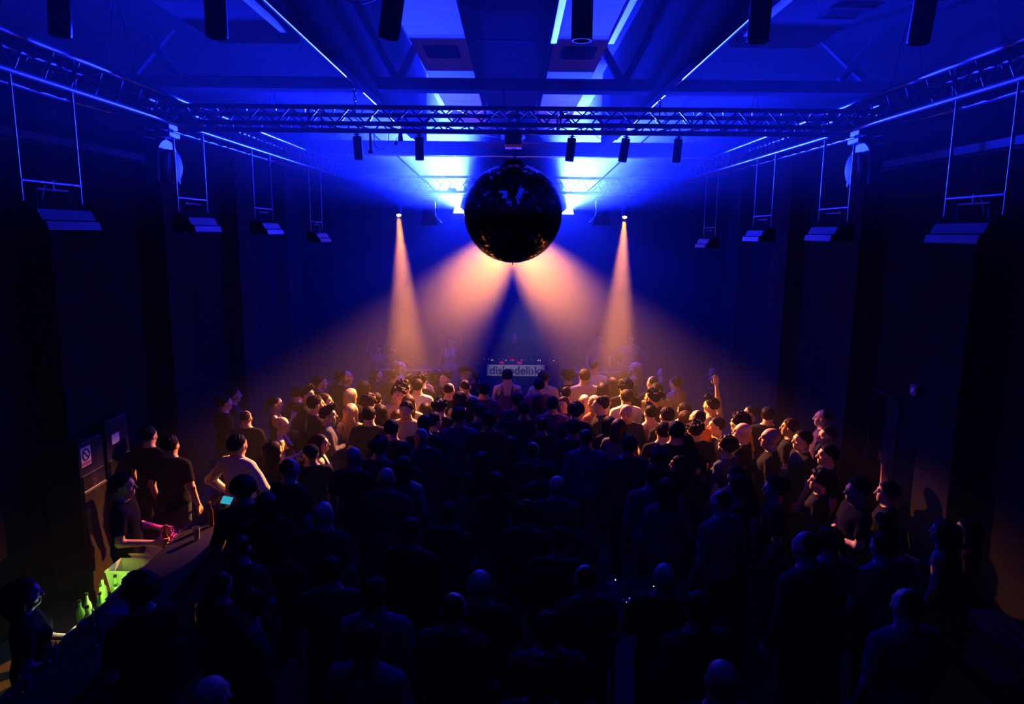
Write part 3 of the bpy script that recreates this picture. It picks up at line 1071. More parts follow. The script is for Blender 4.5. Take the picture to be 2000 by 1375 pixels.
def body_mesh(sex, pose):
    arms = arm_list(pose)
    pts = np.array([p for a in arms for p in a[1:4]])
    lo = np.minimum(pts.min(0) - .24, (-.26, -.17, -.02))
    hi = np.maximum(pts.max(0) + .24, (.26, .22, 1.80))
    lo[2] = -.02
    f = Field(lo, hi, .0075)
    torso(f, sex)
    legs(f)
    head(f, sex)
    g = 1.0 if sex == 'm' else .86
    for sx, S, E, W, hd in arms:
        S = S * np.array((1 if sex == 'm' else .92, 1, 1))
        f.cone(S, E, .050 * g, .040 * g, .03)
        f.cone(E, W, .041 * g, .027 * g, .02)
        hand(f, W, W - E, sx, hd)
    return f.mesh('person')


def top_mesh(sex, pose, kind):
    arms = arm_list(pose)
    pts = np.array([p for a in arms for p in a[1:4]])
    lo = np.minimum(pts.min(0) - .12, (-.28, -.19, .78))
    hi = np.maximum(pts.max(0) + .12, (.28, .22, 1.56))
    lo[2] = .78
    f = Field(lo, hi, .0095)
    torso(f, sex, off=.013, lo=.016 if kind != 'tank' else .002)
    if kind != 'tank':
        f.ell((0, .0, .96), (.185, .138, .16), .06)
    else:
        f.ell((0, .0, .97), (.180, .126, .14), .05)
    g = 1.0 if sex == 'm' else .86
    if kind != 'tank':
        f.cut(lambda X, Y, Z: np.maximum(.86 - Z, Z - (1.500 - .35 * np.maximum(Y, 0))))
        for sx, S, E, W, hd in arms:
            S = S * np.array((1 if sex == 'm' else .92, 1, 1))
            if kind == 'tee':
                e = S + (E - S) * .72
                f.cone(S, e, .060 * g, .060 * g, .03, clip=True)
            else:
                f.cone(S, E, .062 * g, .054 * g, .03)
                f.cone(E, W, .054 * g, .040 * g, .02, clip=True)
        # folds
        f.warp(lambda X, Y, Z: .0035 * np.sin(X * 34 + Z * 21 + 2 * np.sin(Y * 17)) * np.sin(Z * 16 - X * 13))
    else:
        f.cut(lambda X, Y, Z: np.maximum(.88 - Z, Z - 1.30 - .20 * np.exp(-((np.abs(X) - .085) / .022) ** 2)))
    return f.mesh('top')


def trousers_mesh(sex):
    f = Field((-.30, -.20, .03), (.30, .22, 1.06), .0105)
    f.ell((0, -.005, .96), (.162 if sex == 'm' else .170, .114, .13), .03, off=.010)
    legs(f, off=.014, foot=False, loose=.012)
    f.cut(lambda X, Y, Z: np.maximum(.07 - Z, Z - 1.02))
    return f.mesh('trousers')


def shoes_mesh():
    f = Field((-.22, -.14, -.02), (.22, .24, .16), .0085)
    for s in (-1, 1):
        f.cone((s * .106, -.035, .048), (s * .125, .145, .034), .044, .037, .01)
        f.cone((s * .106, -.02, .06), (s * .106, -.017, .12), .045, .043, .02)
    f.cut(lambda X, Y, Z: np.maximum(-Z, Z - .115))
    return f.mesh('shoes')


def hair_mesh(style):
    long_ = style in ('long', 'wavy')
    lo, hi = (-.17, -.24, 1.10 if long_ else 1.44), (.17, .17, 1.86)
    f = Field(lo, hi, .006)
    grow = {'buzz': -.008, 'short': .005, 'quiff': .003, 'curly': .006, 'long': .002, 'wavy': .004, 'bun': -.004, 'tail': -.003, 'bob': .006, 'messy': .006}[style]
    f.ell((0, -.018, 1.664), (.083 + grow, .102 + grow, .096 + grow), 0)
    # hairline: keep the face clear
    lowb = {'buzz': 1.60, 'short': 1.585, 'quiff': 1.59, 'curly': 1.57}.get(style, 1.56)
    f.cut(lambda X, Y, Z: np.maximum((Y - .030) * .75 - (Z - 1.672) * .66, lowb - Z))
    r = np.random.default_rng(abs(hash_(style)))
    if style == 'quiff':
        f.ell((0, .050, 1.748), (.055, .050, .034), .03)
        f.cone((-.02, .07, 1.752), (.03, .085, 1.785), .024, .014, .02)
        f.cone((.02, .03, 1.765), (-.03, .06, 1.795), .024, .012, .02)
    if style in ('curly', 'messy'):
        n = 120 if style == 'curly' else 46
        for _ in range(n):
            a, b = r.uniform(0, 2 * math.pi), math.acos(r.uniform(-.25, 1))
            dx, dy, dz = math.sin(b) * math.cos(a), math.sin(b) * math.sin(a), math.cos(b)
            if dy > .35 and dz < .55:
                continue
            rr = 1.06 if style == 'curly' else 1.02
            f.ell((dx * .092 * rr, -.02 + dy * .108 * rr, 1.672 + dz * .102 * rr), (.022, .022, .020) if style == 'curly' else (.020, .028, .018), .012)
    if style in ('long', 'wavy', 'bob'):
        bot = 1.24 if long_ else 1.50
        f.cone((0, -.075, 1.66), (0, -.098, bot + .05), .078, .060 if long_ else .07, .03)
        f.ell((0, -.085, 1.50), (.092, .045, .13 if long_ else .07), .03)
        for s in (-1, 1):
            f.cone((s * .072, -.005, 1.66), (s * .090, -.020, 1.44 if long_ else 1.53), .024, .022, .03)
            if long_:
                f.cone((s * .085, -.03, 1.46), (s * .080, -.075, 1.28), .032, .026, .03)
                f.ell((s * .055, -.105, 1.30), (.045, .035, .09), .03)
        # keep the mass out of the neck and back
        f.put((-.2, -.12, 1.0), (.2, .2, 1.50), lambda X, Y, Z: np.sqrt(X ** 2 / 1.6 + (Y + .005) ** 2) - .062, 0, 'sub')
        amp = .0035 if style == 'long' else .010
        if style == 'wavy':
            f.warp(lambda X, Y, Z: amp * np.sin(Z * 75 + 9 * X + 3 * np.sin(X * 60)) * np.clip((1.66 - Z) * 8, 0, 1))
        f.warp(lambda X, Y, Z: .0035 * np.sin(np.arctan2(X, Y + .02) * 34 + np.sin(Z * 20)))
    elif style in ('bun', 'tail'):
        if style == 'bun':
            f.ell((0, -.105, 1.742), (.042, .040, .038), .015)
        else:
            f.cone((0, -.105, 1.70), (0, -.155, 1.64), .022, .030, .015)
            f.cone((0, -.155, 1.64), (0, -.135, 1.46), .030, .010, .02)
        f.warp(lambda X, Y, Z: .0025 * np.sin(np.arctan2(X, Y + .02) * 30))
    else:
        am = {'buzz': .0008, 'short': .007, 'quiff': .005, 'curly': .005, 'messy': .006}[style]
        f.warp(lambda X, Y, Z: am * np.sin(X * 210 + 3 * np.sin(Z * 90)) * np.sin(Y * 180 + 2 * np.sin(X * 120)))
    return f.mesh('hair')


def hash_(s):
    return sum(ord(c) * (i + 3) for i, c in enumerate(s))


def cap_mesh():
    f = Field((-.14, -.16, 1.60), (.14, .25, 1.82), .006)
    f.ell((0, -.016, 1.672), (.092, .112, .098), 0)
    f.cut(lambda X, Y, Z: 1.668 - Z)
    f.put((-.09, .03, 1.66), (.09, .21, 1.72), lambda X, Y, Z: np.maximum(np.sqrt((X / .078) ** 2 + ((Y - .07) / .125) ** 2) * .08 - .08, np.abs(Z - 1.682 + (Y - .07) * .18 + X * X * 1.6) - .007), .006)
    f.ell((0, -.016, 1.770), (.010, .010, .008), .004)
    return f.mesh('cap')


def fabric(name, c, rough=.85):
    return mat(name, c, rough, vary=.12, scale=30.0, bump=.15, spec=.02)


SKIN = [mat('skin_light', (.58, .36, .26), .5, spec=.3, vary=.08, scale=25), mat('skin_tan', (.42, .25, .16), .5, spec=.3, vary=.08, scale=25), mat('skin_dark', (.16, .085, .05), .45, spec=.3, vary=.08, scale=25)]
HAIRC = dict(dark=mat('hair_dark', (.006, .0045, .004), .5, spec=.02, vary=.35, scale=60, stretch=(8, 8, 1)), brown=mat('hair_brown', (.03, .016, .008), .5, spec=.03, vary=.35, scale=60, stretch=(8, 8, 1)),
             blonde=mat('hair_blonde', (.50, .34, .15), .45, vary=.3, scale=60, stretch=(8, 8, 1)))
TOPC = dict(black=fabric('fabric_black', (.007, .007, .008)), grey=fabric('fabric_grey', (.16, .16, .17)), white=fabric('fabric_white', (.62, .61, .58)), olive=fabric('fabric_olive', (.13, .12, .06)),
            blue=fabric('fabric_blue', (.035, .045, .12)), yellow=fabric('fabric_yellow', (.55, .38, .06)), denim=fabric('fabric_denim', (.05, .055, .08)), purple=fabric('fabric_purple', (.07, .035, .085)),
            rust=fabric('fabric_rust', (.32, .12, .05)), beige=fabric('fabric_beige', (.40, .33, .22)), navy=fabric('fabric_navy', (.010, .012, .026)), red=fabric('fabric_red', (.25, .03, .03)))
LEGC = [fabric('trousers_black', (.012, .012, .013)), fabric('trousers_denim', (.03, .04, .07)), fabric('trousers_grey', (.06, .06, .06))]
SHOE = mat('shoe_leather', (.02, .02, .02), .5)


def slot_obj(name, me, m, parent=None):
    o = bpy.data.objects.new(name, me)
    if not me.materials:
        me.materials.append(None)
    link(o, parent)
    o.material_slots[0].link = 'OBJECT'
    o.material_slots[0].material = m
    return o


PLACED = []
N_P = 0


def person(x, y, sex, pose, hair, top, colr, yaw, label, group=None, Y=None, hrange=None, skin=None, flip=False, hcol=None, xyz=None):
    """head top seen at pixel (x, y); the height is chosen within the normal range so that neighbours keep apart"""
    global N_P
    N_P += 1
    hs = hair.split(':')
    style, hc = hs[0], (hs[1] if len(hs) > 1 else 'dark')
    base = 1.775 if style not in ('none', 'buzz') else 1.755
    if xyz is not None:
        loc, hgt = Vector((xyz[0], xyz[1], 0)), xyz[2]
    elif Y is not None:
        p = at(x, y, Y)
        loc, hgt = Vector((p.x, p.y, 0)), p.z
    else:
        lo, hi = hrange or ((1.69, 1.90) if sex == 'm' else (1.57, 1.76))
        best = None
        mid = (lo + hi) / 2
        for k in range(15):
            hh = lo + (hi - lo) * k / 14
            p = at_z(x, y, hh)
            pen = abs(hh - mid) * .6
            for q in PLACED:
                dx, dy = (p.x - q[0]) / .50, (p.y - q[1]) / .40
                d = math.hypot(dx, dy)
                if d < 1:
                    pen += (1 - d) * 6
            if best is None or pen < best[0]:
                best = (pen, hh, p)
        loc, hgt = Vector((best[2].x, best[2].y, 0)), best[1]
    PLACED.append((loc.x, loc.y))
    s = hgt / base
    sk = SKIN[skin if skin is not None else (N_P * 7) % 5 // 2 if (N_P * 7) % 5 < 4 else 0]
    b = slot_obj('person', cached(('body', sex, pose), lambda: body_mesh(sex, pose)), sk)
    b.location = loc
    b.rotation_euler = (0, 0, R(yaw))
    b.scale = ((-s if flip else s) * 1.07, s * 1.07, s)
    tag(b, label, 'person', group)
    slot_obj('top', cached(('top', sex, pose, top), lambda: top_mesh(sex, pose, top)), TOPC[colr], b)
    slot_obj('trousers', cached(('tr', sex), lambda: trousers_mesh(sex)), LEGC[N_P % 3], b)
    slot_obj('shoes', cached(('shoes',), shoes_mesh), SHOE, b)
    if style == 'cap':
        slot_obj('cap', cached(('cap',), cap_mesh), TOPC['black'], b)
        slot_obj('hair', cached(('hair', 'buzz'), lambda: hair_mesh('buzz')), HAIRC['dark'], b)
    elif style != 'none':
        slot_obj('hair', cached(('hair', style), lambda: hair_mesh(style)), HAIRC[hc], b)
    return b

# ------------------------------------------------------------------ the people in the hall
P = person
GB, GF, GS, GD = 'people behind the decks', 'crowd lit by the warm beams', 'people along the bar', 'crowd in the shade'
# on the stage end, in the haze
P(1006, 650, 'm', 'fore', 'buzz', 'long', 'black', 180, 'person in black behind the decks, hands on the equipment, facing the crowd', GB, Y=18.0, skin=0)
P(878, 657, 'f', 'raise', 'tail', 'tank', 'white', 180, 'person in a pale halter top with one arm raised, left of the decks', GB, Y=17.3, skin=1, flip=True)
P(1170, 650, 'm', 'down', 'short', 'tee', 'rust', 180, 'person standing in the haze right of the decks, left one of two', GB, Y=17.4)
P(1231, 652, 'm', 'hips', 'short', 'long', 'grey', 165, 'person standing in the haze right of the decks, right one of two', GB, Y=17.4)
P(738, 672, 'f', 'raise', 'wavy', 'tee', 'purple', 200, 'faint person with a raised arm at the far left of the stage end', GB, Y=17.0)
P(768, 676, 'm', 'down', 'short', 'tee', 'black', 190, 'faint person in the purple haze behind the left speaker box', GB, Y=17.6)
P(1392, 712, 'm', 'chin', 'short', 'long', 'navy', 170, 'faint person in the dark purple haze right of the lit crowd, farthest back', GB, Y=15.3)
# left half of the lit crowd
P(783, 705, 'f', 'down', 'bun:blonde', 'tank', 'white', -85, 'blonde person in a white strap top in profile, brightest on the left', GF, skin=0, hrange=(1.62, 1.80))
P(768, 720, 'f', 'down', 'messy', 'tee', 'black', -20, 'person with dark messy hair right behind the bright blonde person', GF)
P(736, 719, 'f', 'drink', 'wavy:brown', 'tee', 'black', -100, 'person with orange-lit wavy hair in profile left of the bright blonde person', GF)
P(676, 724, 'm', 'down', 'buzz', 'tee', 'black', -80, 'person with close-cropped head in dim purple profile at the back left', GF)
P(664, 722, 'm', 'down', 'short', 'tee', 'navy', -40, 'person half hidden behind the close-cropped head at the back left', GF)
P(625, 731, 'm', 'down', 'short', 'tee', 'black', -70, 'very dim person farthest back on the left edge of the lit crowd', GF)
P(711, 741, 'f', 'down', 'bob', 'tee', 'black', -20, 'person with a dark bob in front of the orange-lit wavy hair', GF)
P(800, 729, 'f', 'down', 'short', 'tee', 'beige', 0, 'person just in front of the left speaker box, seen from behind', GF)
P(823, 727, 'm', 'chin', 'messy', 'tee', 'black', -20, 'person with a hand up in front of the right end of the left speaker box', GF, skin=0)
P(815, 738, 'm', 'down', 'short', 'tee', 'white', 0, 'person with short hair in a pale tee with a bright shoulder, left of the middle', GF, skin=0)
P(848, 721, 'f', 'down', 'bob', 'tee', 'white', 10, 'person with a dark bob and pale top below the raised-arm person', GF)
P(869, 724, 'm', 'drink', 'short', 'long', 'black', 150, 'person turned back to the camera with a bright streak on the head', GF, skin=0)
P(909, 712, 'm', 'down', 'cap', 'tee', 'black', -85, 'person in a dark peaked cap in profile left of the banner', GF)
P(788, 742, 'm', 'down', 'curly', 'tee', 'grey', -40, 'person with curly rim-lit hair below the bright blonde person', GF)
P(778, 754, 'm', 'drink', 'messy', 'tee', 'beige', 175, 'person facing the camera with tousled hair, face in shade, left of middle', GF)
P(908, 742, 'm', 'down', 'buzz', 'tee', 'grey', 10, 'person with a close-cropped head just below the peaked cap', GF)
P(945, 744, 'm', 'down', 'short', 'tee', 'purple', 0, 'person with neat dark hair and purple tee left of the central bare shoulders', GF)
P(991, 719, 'm', 'down', 'short', 'tank', 'purple', 0, 'person with bare purple-lit shoulders right in front of the banner', GF, skin=0)
P(928, 722, 'f', 'down', 'tail', 'tee', 'navy', 20, 'dim person hiding the left end of the banner', GF)
P(877, 748, 'm', 'down', 'buzz', 'long', 'black', -10, 'person with a round dark head and black jacket left of middle', GF)
P(900, 762, 'f', 'down', 'bob', 'tank', 'black', -30, 'person with bare neck and bobbed hair behind the round dark head', GF)
P(686, 757, 'f', 'down', 'bob:blonde', 'tee', 'black', -30, 'blonde person with a bright streak over the hair, behind the long blonde hair', GF)
P(720, 769, 'm', 'down', 'curly:brown', 'tee', 'black', -10, 'person with a big curly head lit orange on top', GF)
P(734, 765, 'm', 'down', 'short', 'tee', 'denim', -10, 'person in a grey-blue tee half behind the big curly head', GF)
P(797, 769, 'f', 'down', 'long:brown', 'tee', 'beige', 10, 'person with long straight hair edged in yellow behind the shaded faces', GF)
P(859, 776, 'm', 'down', 'messy', 'tee', 'black', -20, 'person with full dark hair in front of the pale tee', GF)
P(599, 753, 'm', 'down', 'quiff:brown', 'long', 'black', -85, 'person in profile with wavy brown hair at the far left of the lit crowd', GF, skin=0)
P(580, 752, 'm', 'down', 'short', 'long', 'purple', -40, 'very dim person behind the profile with wavy brown hair', GF)
P(617, 770, 'm', 'down', 'short', 'long', 'black', -60, 'tall person in black with a bright yellow collar line at the left', GF, skin=0, hrange=(1.78, 1.95))
P(634, 766, 'f', 'down', 'long:brown', 'tee', 'black', -80, 'person with long brown hair showing behind the yellow collar line', GF, skin=0)
P(640, 791, 'm', 'cross', 'quiff', 'long', 'denim', -75, 'person with a quiff and denim jacket in profile at the left', GF, skin=0)
P(686, 786, 'f', 'drink', 'long:blonde', 'tank', 'black', -15, 'person with long bright blonde hair seen from behind', GF, skin=0)
P(720, 792, 'm', 'down', 'short', 'tee', 'black', -5, 'person in a black tee with short rim-lit hair right of the long blonde hair', GF, skin=0)
P(743, 788, 'f', 'down', 'wavy', 'tee', 'black', -15, 'person with long wavy dark hair with beads of light along its edge', GF)
P(793, 782, 'm', 'down', 'short', 'tee', 'beige', 170, 'person facing the camera in a pale tee with a bright shoulder line', GF)
P(830, 785, 'f', 'down', 'bob', 'tee', 'black', 0, 'person with smooth dark bob right of the pale tee facing the camera', GF)
P(775, 798, 'f', 'down', 'long:brown', 'tank', 'black', 0, 'person with straight hair outlined in yellow and one bare lit shoulder', GF, skin=0)
P(765, 817, 'm', 'down', 'short', 'long', 'black', -10, 'person with a short dark head in front of the yellow-outlined hair', GF)
P(829, 808, 'm', 'down', 'short', 'long', 'black', 0, 'broad person in black with a dark head, left of the central shade', GF, hrange=(1.72, 1.92))
P(848, 804, 'm', 'down', 'short', 'tee', 'black', -50, 'person glancing right beside the broad person in black', GF, skin=0)
P(896, 793, 'm', 'down', 'short', 'tee', 'purple', 0, 'person with flat-topped hair and purple tee at the edge of the central shade', GF)
P(924, 774, 'f', 'down', 'long', 'tank', 'black', 0, 'person with long dark hair right of the flat-topped hair', GF)
P(936, 786, 'm', 'down', 'short', 'tee', 'navy', 10, 'dim person in front of the purple tee', GF)
P(955, 800, 'm', 'down', 'short', 'tee', 'black', 0, 'dim person in the central shade with a purple-edged tee behind', GF)
P(625, 846, 'f', 'down', 'long', 'tank', 'black', -80, 'person with long dark hair in profile, bare shoulder lit yellow', GF, skin=0)
P(690, 873, 'm', 'down', 'none', 'tee', 'black', -10, 'bald person with a violet gleam on the head, left of centre', GF, skin=1)
P(741, 851, 'm', 'down', 'messy', 'tee', 'navy', -20, 'person with tousled hair, shoulders edged in orange, left of centre', GF, skin=0)
P(790, 861, 'm', 'down', 'short', 'long', 'black', -30, 'person with a rounded head turned away beside the tousled hair', GF)
P(788, 889, 'f', 'down', 'bob', 'tank', 'navy', -15, 'person with a violet gleam on a dark bob and a bare arm', GF, skin=1)
P(534, 859, 'f', 'down', 'long', 'tee', 'black', -30, 'person with long dark hair at the near end of the bar crowd', GF)
P(551, 812, 'f', 'cross', 'bun:blonde', 'tank', 'black', -85, 'person in profile with tied-back blonde hair, face and bare arm lit yellow', GF, skin=0)
P(538, 772, 'f', 'chin', 'tail', 'tank', 'black', -70, 'dim person with a hand held to the mouth at the left', GF, skin=0)
P(565, 895, 'm', 'down', 'buzz', 'tee', 'black', -30, 'person with a dim orange cropped head beside the long dark hair', GF)
# right half of the lit crowd
P(1108, 720, 'm', 'drink', 'curly', 'tee', 'black', 40, 'person with curly hair and hand up right of the banner', GF)
P(1142, 719, 'm', 'down', 'short:brown', 'long', 'beige', 5, 'broad person with pale shirt and bright yellow shoulder line, right of middle', GF, skin=0, hrange=(1.76, 1.95))
P(1160, 704, 'm', 'down', 'buzz', 'tee', 'white', -5, 'person with a cropped head and glaring white tee', GF, skin=0, hrange=(1.72, 1.9))
P(1240, 706, 'f', 'chin', 'wavy:blonde', 'tee', 'yellow', 80, 'blonde person in profile with a bright yellow top on the right', GF, skin=0, hrange=(1.62, 1.8))
P(1218, 721, 'f', 'down', 'long', 'tee', 'black', 0, 'person with long straight dark hair left of the yellow top', GF)
P(1062, 722, 'm', 'down', 'short:brown', 'tee', 'beige', -10, 'person covering the right end of the banner', GF)
P(1053, 737, 'm', 'down', 'short', 'tee', 'purple', 0, 'person in front of the one covering the right end of the banner', GF)
P(1105, 753, 'f', 'down', 'bun', 'tank', 'black', 10, 'person with small dark tied-up hair below the curly hair', GF)
P(1178, 745, 'f', 'down', 'long', 'tee', 'black', 0, 'person with long dark hair below the glaring white tee', GF)
P(1196, 735, 'f', 'down', 'long:brown', 'tee', 'black', 0, 'taller person with long hair behind the long dark hair, bun lit on top', GF)
P(1222, 740, 'm', 'down', 'curly', 'tee', 'black', 0, 'person with rim-lit curls in front of the yellow top', GF)
P(1275, 735, 'm', 'down', 'buzz', 'tee', 'black', 20, 'person with a thin orange arc on the head, right back', GF)
P(1283, 746, 'm', 'down', 'short', 'long', 'olive', 0, 'broad person in olive with an arc of light on the head', GF)
P(1320, 733, 'm', 'down', 'short:brown', 'long', 'beige', 40, 'tall person with neck and cheek edged orange, at the right back', GF, skin=0, hrange=(1.78, 1.93))
P(1292, 720, 'm', 'chin', 'buzz', 'tee', 'rust', 70, 'faint person in the haze behind the broad olive back', GF, Y=14.6)
P(1224, 759, 'm', 'down', 'short:brown', 'tee', 'white', 10, 'person with side-lit short hair and two bright shoulder patches', GF, skin=0)
P(1275, 758, 'm', 'drink', 'messy', 'tee', 'black', 50, 'person with tousled hair looking left with a bright yellow shoulder', GF, skin=0)
P(1100, 774, 'f', 'cross', 'bob:brown', 'tee', 'black', 160, 'person with fringe facing the camera, dim face, right of centre', GF)
P(1142, 769, 'f', 'down', 'long:blonde', 'tee', 'grey', 0, 'person with long fair hair seen from behind below the pale shirt', GF)
P(1161, 771, 'f', 'down', 'bob:blonde', 'tee', 'rust', 40, 'fair-haired person right beside the long fair hair', GF)
P(1173, 772, 'm', 'drink', 'short', 'long', 'black', 85, 'person in sharp left-facing profile holding a glass', GF, skin=0)
P(1184, 770, 'f', 'down', 'tail:brown', 'tank', 'rust', -30, 'person with lit cheek behind the sharp profile', GF, skin=0)
P(1125, 786, 'f', 'down', 'curly', 'tee', 'black', 0, 'person with big dark curls in front of the long fair hair', GF)
P(1052, 766, 'f', 'down', 'long:brown', 'tee', 'black', 0, 'person with very long straight hair right of the central shade', GF)
P(1079, 772, 'm', 'down', 'short', 'tee', 'purple', 0, 'person with short dark hair and purple shoulder right of the very long hair', GF)
P(1011, 765, 'm', 'down', 'short', 'tee', 'navy', 0, 'dim person below the bare purple-lit shoulders', GF)
P(1024, 782, 'm', 'down', 'short', 'tee', 'black', 0, 'dim dark-haired person left of the very long straight hair', GF)
P(1224, 790, 'm', 'fore', 'buzz', 'long', 'navy', 190, 'person facing the camera with a red-lit face, right of centre', GF, skin=0)
P(1271, 789, 'm', 'down', 'quiff', 'tank', 'rust', 20, 'person with bare rim-lit arm and quiff, right of centre', GF, skin=0)
P(1303, 793, 'm', 'down', 'short', 'tee', 'black', 20, 'person with glasses-like glint and short hair turned half left', GF, skin=0)
P(1336, 785, 'f', 'down', 'bob', 'tee', 'beige', 30, 'person with dim bobbed hair in front of the tall right-back person', GF)
P(1338, 800, 'f', 'down', 'bob:brown', 'tee', 'rust', 20, 'brown-haired person right below the dim bob', GF)
P(1363, 801, 'm', 'down', 'buzz', 'tee', 'rust', 40, 'person with a shining cropped head at the right', GF, skin=0)
P(1390, 774, 'm', 'raise', 'quiff', 'tee', 'beige', 45, 'person with a quiff and one arm up in the haze at the right', GF, skin=0, hrange=(1.72, 1.9))
P(1120, 816, 'm', 'down', 'short', 'tee', 'black', 0, 'dark-haired person below the big dark curls', GF)
P(1190, 811, 'f', 'down', 'bob', 'long', 'black', 10, 'person as a smooth black shape right of centre', GF)
P(1210, 816, 'f', 'down', 'bob:brown', 'tee', 'grey', -30, 'brown-haired person behind the smooth black shape', GF)
P(1145, 838, 'm', 'down', 'buzz', 'tee', 'blue', 0, 'person with a cropped head and dim blue shirt in the centre right', GF, skin=1)
P(1229, 848, 'm', 'down', 'short', 'long', 'navy', 0, 'person in a dark blue top in front of the brown-haired one', GF)
P(1296, 822, 'm', 'down', 'short', 'tee', 'black', 0, 'person with a small squarish head left of the tousled broad head', GF)
P(1322, 820, 'm', 'chin', 'short', 'tee', 'black', -10, 'person in black with a bare rim-lit forearm lifted at the left', GF, skin=0, flip=True, hrange=(1.72, 1.92))
P(1358, 819, 'm', 'down', 'messy', 'tee', 'black', 5, 'big person in black with tousled rim-lit hair, right of centre', GF, hrange=(1.76, 1.95))
P(1338, 843, 'f', 'down', 'long', 'tee', 'black', 10, 'person with long dark hair in front of the big person in black', GF)
P(1400, 813, 'm', 'down', 'short', 'tee', 'olive', 80, 'person in left-facing profile with a lit brow and shoulder', GF, skin=0)
P(1445, 806, 'm', 'down', 'curly', 'tee', 'yellow', 40, 'person with short curls in a bright yellow tee at the right', GF)
P(1451, 826, 'm', 'down', 'none', 'tee', 'black', 60, 'bald person with a shining crown in front of the yellow tee', GF, skin=0)
P(1467, 790, 'f', 'cross', 'tail', 'tee', 'black', 75, 'person with lit forehead and hands clasped, behind the bald crown', GF, skin=0)
P(1506, 836, 'm', 'drink', 'none', 'long', 'black', 70, 'bald person with ear and cheek lit orange, far right', GF, skin=0)
P(1544, 815, 'm', 'down', 'short:brown', 'tee', 'black', 60, 'person with brown side-lit hair behind the far right bald one', GF)
P(1608, 800, 'm', 'down', 'buzz', 'tee', 'purple', 60, 'dim purple-edged person at the far right back', GF)
P(1568, 838, 'm', 'drink', 'short', 'tee', 'black', 88, 'person in profile with only nose and forehead lit, arm rim-lit, far right', GF, skin=0)
P(1618, 830, 'm', 'down', 'short', 'tee', 'black', 88, 'person in profile with a slanting light on the cheek, far right edge', GF, skin=0)
P(1618, 866, 'm', 'down', 'short', 'tee', 'black', 80, 'person in profile above the orange curls at the far right', GF, skin=0)
P(1602, 917, 'f', 'down', 'curly:brown', 'long', 'black', 60, 'person with orange-lit curls and ribbed jacket at the far right', GF, skin=0)
P(1676, 932, 'm', 'cross', 'short', 'tee', 'black', 88, 'person in profile with folded lit arms at the far right', GF, skin=0)
P(1287, 871, 'm', 'down', 'messy', 'tee', 'black', 0, 'person with orange-edged hair in front of the lifted forearm', GF)
P(1326, 888, 'f', 'down', 'wavy', 'tee', 'black', 60, 'person with lit face and wavy hair below the big person in black', GF, skin=0)
P(1276, 905, 'm', 'down', 'short', 'tee', 'purple', 0, 'person with a purple-lit shoulder at centre right', GF)
P(1303, 931, 'f', 'down', 'bob', 'tee', 'purple', 10, 'person with a purple-edged bob in front of the lit face', GF)
P(1441, 932, 'm', 'down', 'curly', 'tee', 'black', 60, 'person with dim curls near the far right', GF)
P(1514, 930, 'm', 'drink', 'messy', 'tee', 'black', 75, 'person with shaggy hair and lit jaw holding a glass, far right', GF, skin=0)
P(1410, 957, 'm', 'down', 'buzz', 'tee', 'blue', 30, 'person with a violet arc on a cropped head at the right', GF)
P(1420, 852, 'f', 'down', 'curly:brown', 'tee', 'blue', 40, 'brown curls left of the shining bald crown', GF)
P(1845, 1012, 'f', 'drink', 'long', 'tank', 'black', 45, 'person with long hair and a bare orange-lit arm at the lower right', GF, skin=0)
P(1890, 1010, 'f', 'fore', 'long', 'long', 'black', 70, 'person with lit hands behind the bare orange-lit arm', GF, skin=0)
P(1735, 938, 'm', 'raise', 'short', 'tee', 'black', 60, 'dim person with one raised forearm at the right', GF, skin=0)
P(1622, 1025, 'm', 'down', 'short', 'tee', 'blue', 10, 'broad person in a blue-lit tee at the lower right', GD, hrange=(1.74, 1.92))
P(1578, 1038, 'm', 'down', 'buzz', 'long', 'navy', 30, 'person with violet head outline left of the broad blue-lit tee', GD)
P(1728, 1036, 'm', 'down', 'short', 'long', 'blue', 20, 'person with violet collar line right of the broad blue-lit tee', GD, skin=0)
# shade, foreground
P(1411, 1290, 'm', 'down', 'none', 'tee', 'black', 0, 'bald person with a blue gleam at the bottom right of centre', GD, skin=1)
P(1366, 1152, 'm', 'down', 'short', 'long', 'navy', 10, 'person outlined in dim violet above the bald foreground head', GD)
P(1775, 1150, 'm', 'down', 'buzz', 'tee', 'blue', 10, 'person with one blue-lit arm at the bottom right', GD, hrange=(1.75, 1.92))
P(886, 1158, 'm', 'down', 'buzz', 'tee', 'navy', -10, 'person with a blue banded head below the middle', GD)
P(937, 1113, 'm', 'down', 'none', 'tee', 'black', 0, 'bald person with a blue arc on the head below the middle', GD, skin=1)
P(731, 1125, 'm', 'down', 'short', 'tee', 'blue', 0, 'person with two blue-lit shoulders at the lower left of middle', GD)
P(716, 1215, 'm', 'down', 'short', 'tee', 'blue', -10, 'person with blue shoulder patches at the bottom left of middle', GD)
P(410, 1322, 'm', 'down', 'none', 'tee', 'blue', -20, 'person with a blue-lit shoulder at the bottom edge, left', GD)
P(1072, 1190, 'm', 'down', 'short', 'tee', 'navy', 0, 'person with faint blue shoulders right below the middle', GD)
